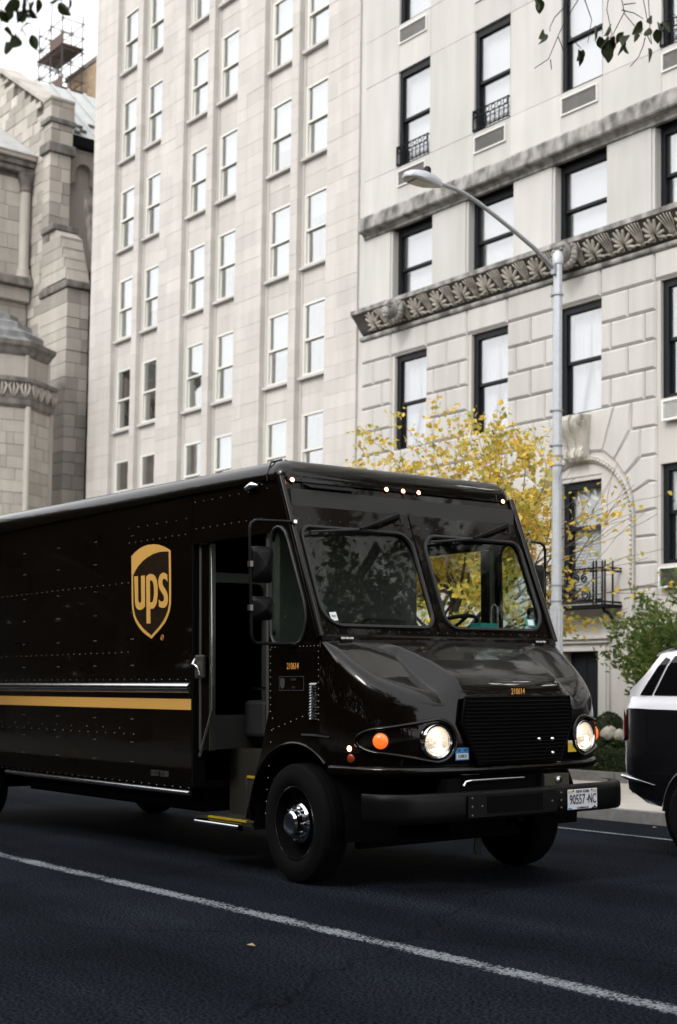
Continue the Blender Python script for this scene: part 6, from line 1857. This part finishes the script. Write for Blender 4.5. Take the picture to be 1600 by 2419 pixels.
for t in TL_TWIG: twm.tube([tuple(Vector(p)) for p in t], [.0028 - .0012 * i / len(t) for i in range(len(t))], 4)
for top in ((-4.176, 1.887, 3.712), (-4.237, 1.811, 3.687), (-4.111, 1.972, 3.714)):
    twm.tube([top, (Vector(top) + Vector((-4.15, 1.85, 4.0))) / 2, (-4.15, 1.85, 4.0)], [.003, .005, .009], 4)
twB = twm.build("twig", 'twig', oh)
# one broad toothed leaf, shared by all the hanging leaves (length 5 cm, hanging down -Z)
def leaf_mesh():
    V, F = [], []
    prof = [(0, .000), (.12, .010), (.30, .0155), (.5, .016), (.7, .012), (.88, .006), (1, 0)]
    rows = [[(-w, .006 * abs(w) / .016 + .004 * math.sin(t * 3), -t * .050), (-w * .5, .002, -t * .050 - .001), (0, 0, -t * .050), (w * .5, .002, -t * .050 - .001), (w, .006 * abs(w) / .016 + .004 * math.sin(t * 3), -t * .050)] for t, w in prof]
    g = G().grid(rows); me = g.mesh("leaf"); me.materials.append(MT['leafn']); me.shade_smooth()
    return me
lfm2 = leaf_mesh()
for tw_, L_, sc in ((twA, TR_LEAF, 1.35), (twB, TL_LEAF, 1.15)):
    for p in L_:
        q = Vector(p) + Vector((tr.gauss(0, .012), tr.gauss(0, .012), .018))
        piece("leaf", lfm2, tw_, q, (sc * tr.uniform(.8, 1.2),) * 3, (tr.gauss(0, .5), tr.gauss(0, .55), tr.uniform(0, 6.28)))
op = []
for t in tips:
    for q in range(len(t) * 14):
        i = tr.randint(0, len(t) - 2); c = t[i].lerp(t[i + 1], tr.random()) + Vector((tr.gauss(0, .22), tr.gauss(0, .22), tr.gauss(0, .18)))
        # crown shaped to shade the near road while staying above the view
        fwd = -.79 * c.x + .61 * c.y
        if c.z > 4.4 and c.z > 2.5 + .60 * fwd: op.append(c)
PC = [(.040, .050, .018), (.055, .060, .020), (.075, .060, .020), (.10, .065, .018), (.03, .042, .016)]
leaves("crown", op, .20, PC, oh, tr, upb=.6)

# park side behind the viewpoint: wall and a row of big trees (seen in the truck's paint and the windows)
pw = empty("park_wall", (0, -6.2, .1), "rough stone park wall behind the viewpoint, seen only in reflections", "wall")
G().box(-90, 40, -6.35, -6.05, .1, 1.25).build("wall_body", 'roughwall', pw)
G().box(-90, 40, -6.45, -5.95, 1.25, 1.40).build("wall_coping", 'roughwall', pw, bevel=.03)
def park_tree_meshes(seed, H, zmin=1.2, dens=12, lsize=.34, jit_=.45):
    r = random.Random(seed); g = G(); tips = []
    b = Vector((0, 0, 0))
    g.tube([b, Vector((.05, 0, H * .15)), Vector((-.05, .1, H * .32))], [.34, .27, .22], 9)
    for k in range(7):
        a = 6.283 * k / 7 + r.uniform(-.3, .3)
        grow(g, Vector((-.03, .05, H * r.uniform(.2, .33))), Vector((math.cos(a), math.sin(a), r.uniform(.5, 1.3))), H * r.uniform(.32, .42), .13, 0, 2, tips, r, .35, .75, (4, 5), .3)
    tm = g.mesh("trunk"); tm.materials.append(MT['bark'])
    pts = []
    for t in tips:
        for q in range(len(t) * dens):
            i = r.randint(0, len(t) - 2); c = t[i].lerp(t[i + 1], r.random()) + Vector((r.gauss(0, jit_), r.gauss(0, jit_), r.gauss(0, jit_ * .9)))
            if c.z > zmin: pts.append(c)
    o = leaves("crown", pts, lsize, PC, None, r, upb=.5)
    cm = o.data; bpy.data.objects.remove(o)
    return tm, cm
PT = [park_tree_meshes(31, 13.0), park_tree_meshes(47, 12.0)]
k = 0
for x in [-74, -66, -58, -50.5, -43, -36, -29, -22.5, -16, -10, -4, 2.5, 8.5, 15]:
    for (y, off) in ((-8.2, 0), (-14.5, 3.2)):
        t = empty("park_tree", (x + off + tr.uniform(-.8, .8), y + tr.uniform(-.8, .8), .15), "big dark park tree behind the wall, seen only in reflections", "tree", "trees along the park wall")
        t['_local'] = 1
        rz = tr.uniform(0, 6.28); sc = tr.uniform(.82, 1.12)
        t.rotation_euler = (0, 0, rz); t.scale = (sc, sc, sc * tr.uniform(.85, 1.1))
        tm, cm = PT[k % 2]; k += 1
        piece("trunk", tm, t); c = piece("crown", cm, t); c["kind"] = "stuff"
def park_copy(name, x, y, z, sc, zs, label, cat, group, mi):
    t = empty(name, (x, y, z), label, cat, group)
    t['_local'] = 1
    t.rotation_euler = (0, 0, tr.uniform(0, 6.28)); t.scale = (sc, sc, sc * zs)
    tm, cm = PT[mi]
    piece("trunk", tm, t); c = piece("crown", cm, t); c["kind"] = "stuff"
    return t
PT.append(park_tree_meshes(59, 12.0)); PT.append(park_tree_meshes(67, 11.0, 4.9, 20)); PT.append(park_tree_meshes(71, 11.5, 4.9, 20))
for i, (x, y, sc) in enumerate([(-62, -1.7, 1.15), (-54.5, -1.7, 1.1), (-47, -1.7, 1.15), (-39.5, -1.7, 1.1), (-32, -1.7, 1.15), (-25, -1.7, 1.1), (-18.5, -2.2, 1.0), (-12.8, -3.9, 1.0), (-7.0, -4.6, .95), (8.5, -1.7, 1.1), (15, -1.7, 1.15), (22, -1.7, 1.1)]):  # tree row added out of view to shade the near road and truck
    park_copy("added_kerb_tree", x + tr.uniform(-.3, .3), y, .13, sc, .80, "leafy tree added out of view on the near kerb to shade the road", "tree", "added shade trees along the near kerb", 3 + i % 2)
PT.append(park_tree_meshes(83, 11.5, 2.5, 13, .17, .16))
park_copy("far_kerb_tree", -3.3, 13.5, .13, .80, 1.05, "bare-limbed leafy tree on the far kerb right of the picture, seen only in reflections", "tree", None, 5)
un = []
for i in range(9000):
    un.append((tr.uniform(-80, 30), -7.0 + tr.gauss(0, .5), tr.uniform(.5, 3.0)))
us = leaves("park_undergrowth", un, .42, PC, None, tr, upb=.3)
us["label"] = "dense dark shrubs behind the park wall"; us["category"] = "shrubs"
un = []
for i in range(16000):
    x = tr.uniform(-100, 40)
    un.append((x, -21 + tr.gauss(0, 1.6), tr.uniform(.4, 9.5 + 2.2 * math.sin(x * .31) + 1.4 * math.sin(x * .83))))
us = leaves("added_leaf_screen", un, .95, PC, None, tr, upb=.2)  # unseen leaf mass, added to block low sky from truck and road
us["label"] = "dark leaf mass added far behind the park wall to block low sky"; us["category"] = "woodland"
for o in list(bpy.data.objects):
    if '_local' in o: del o['_local']
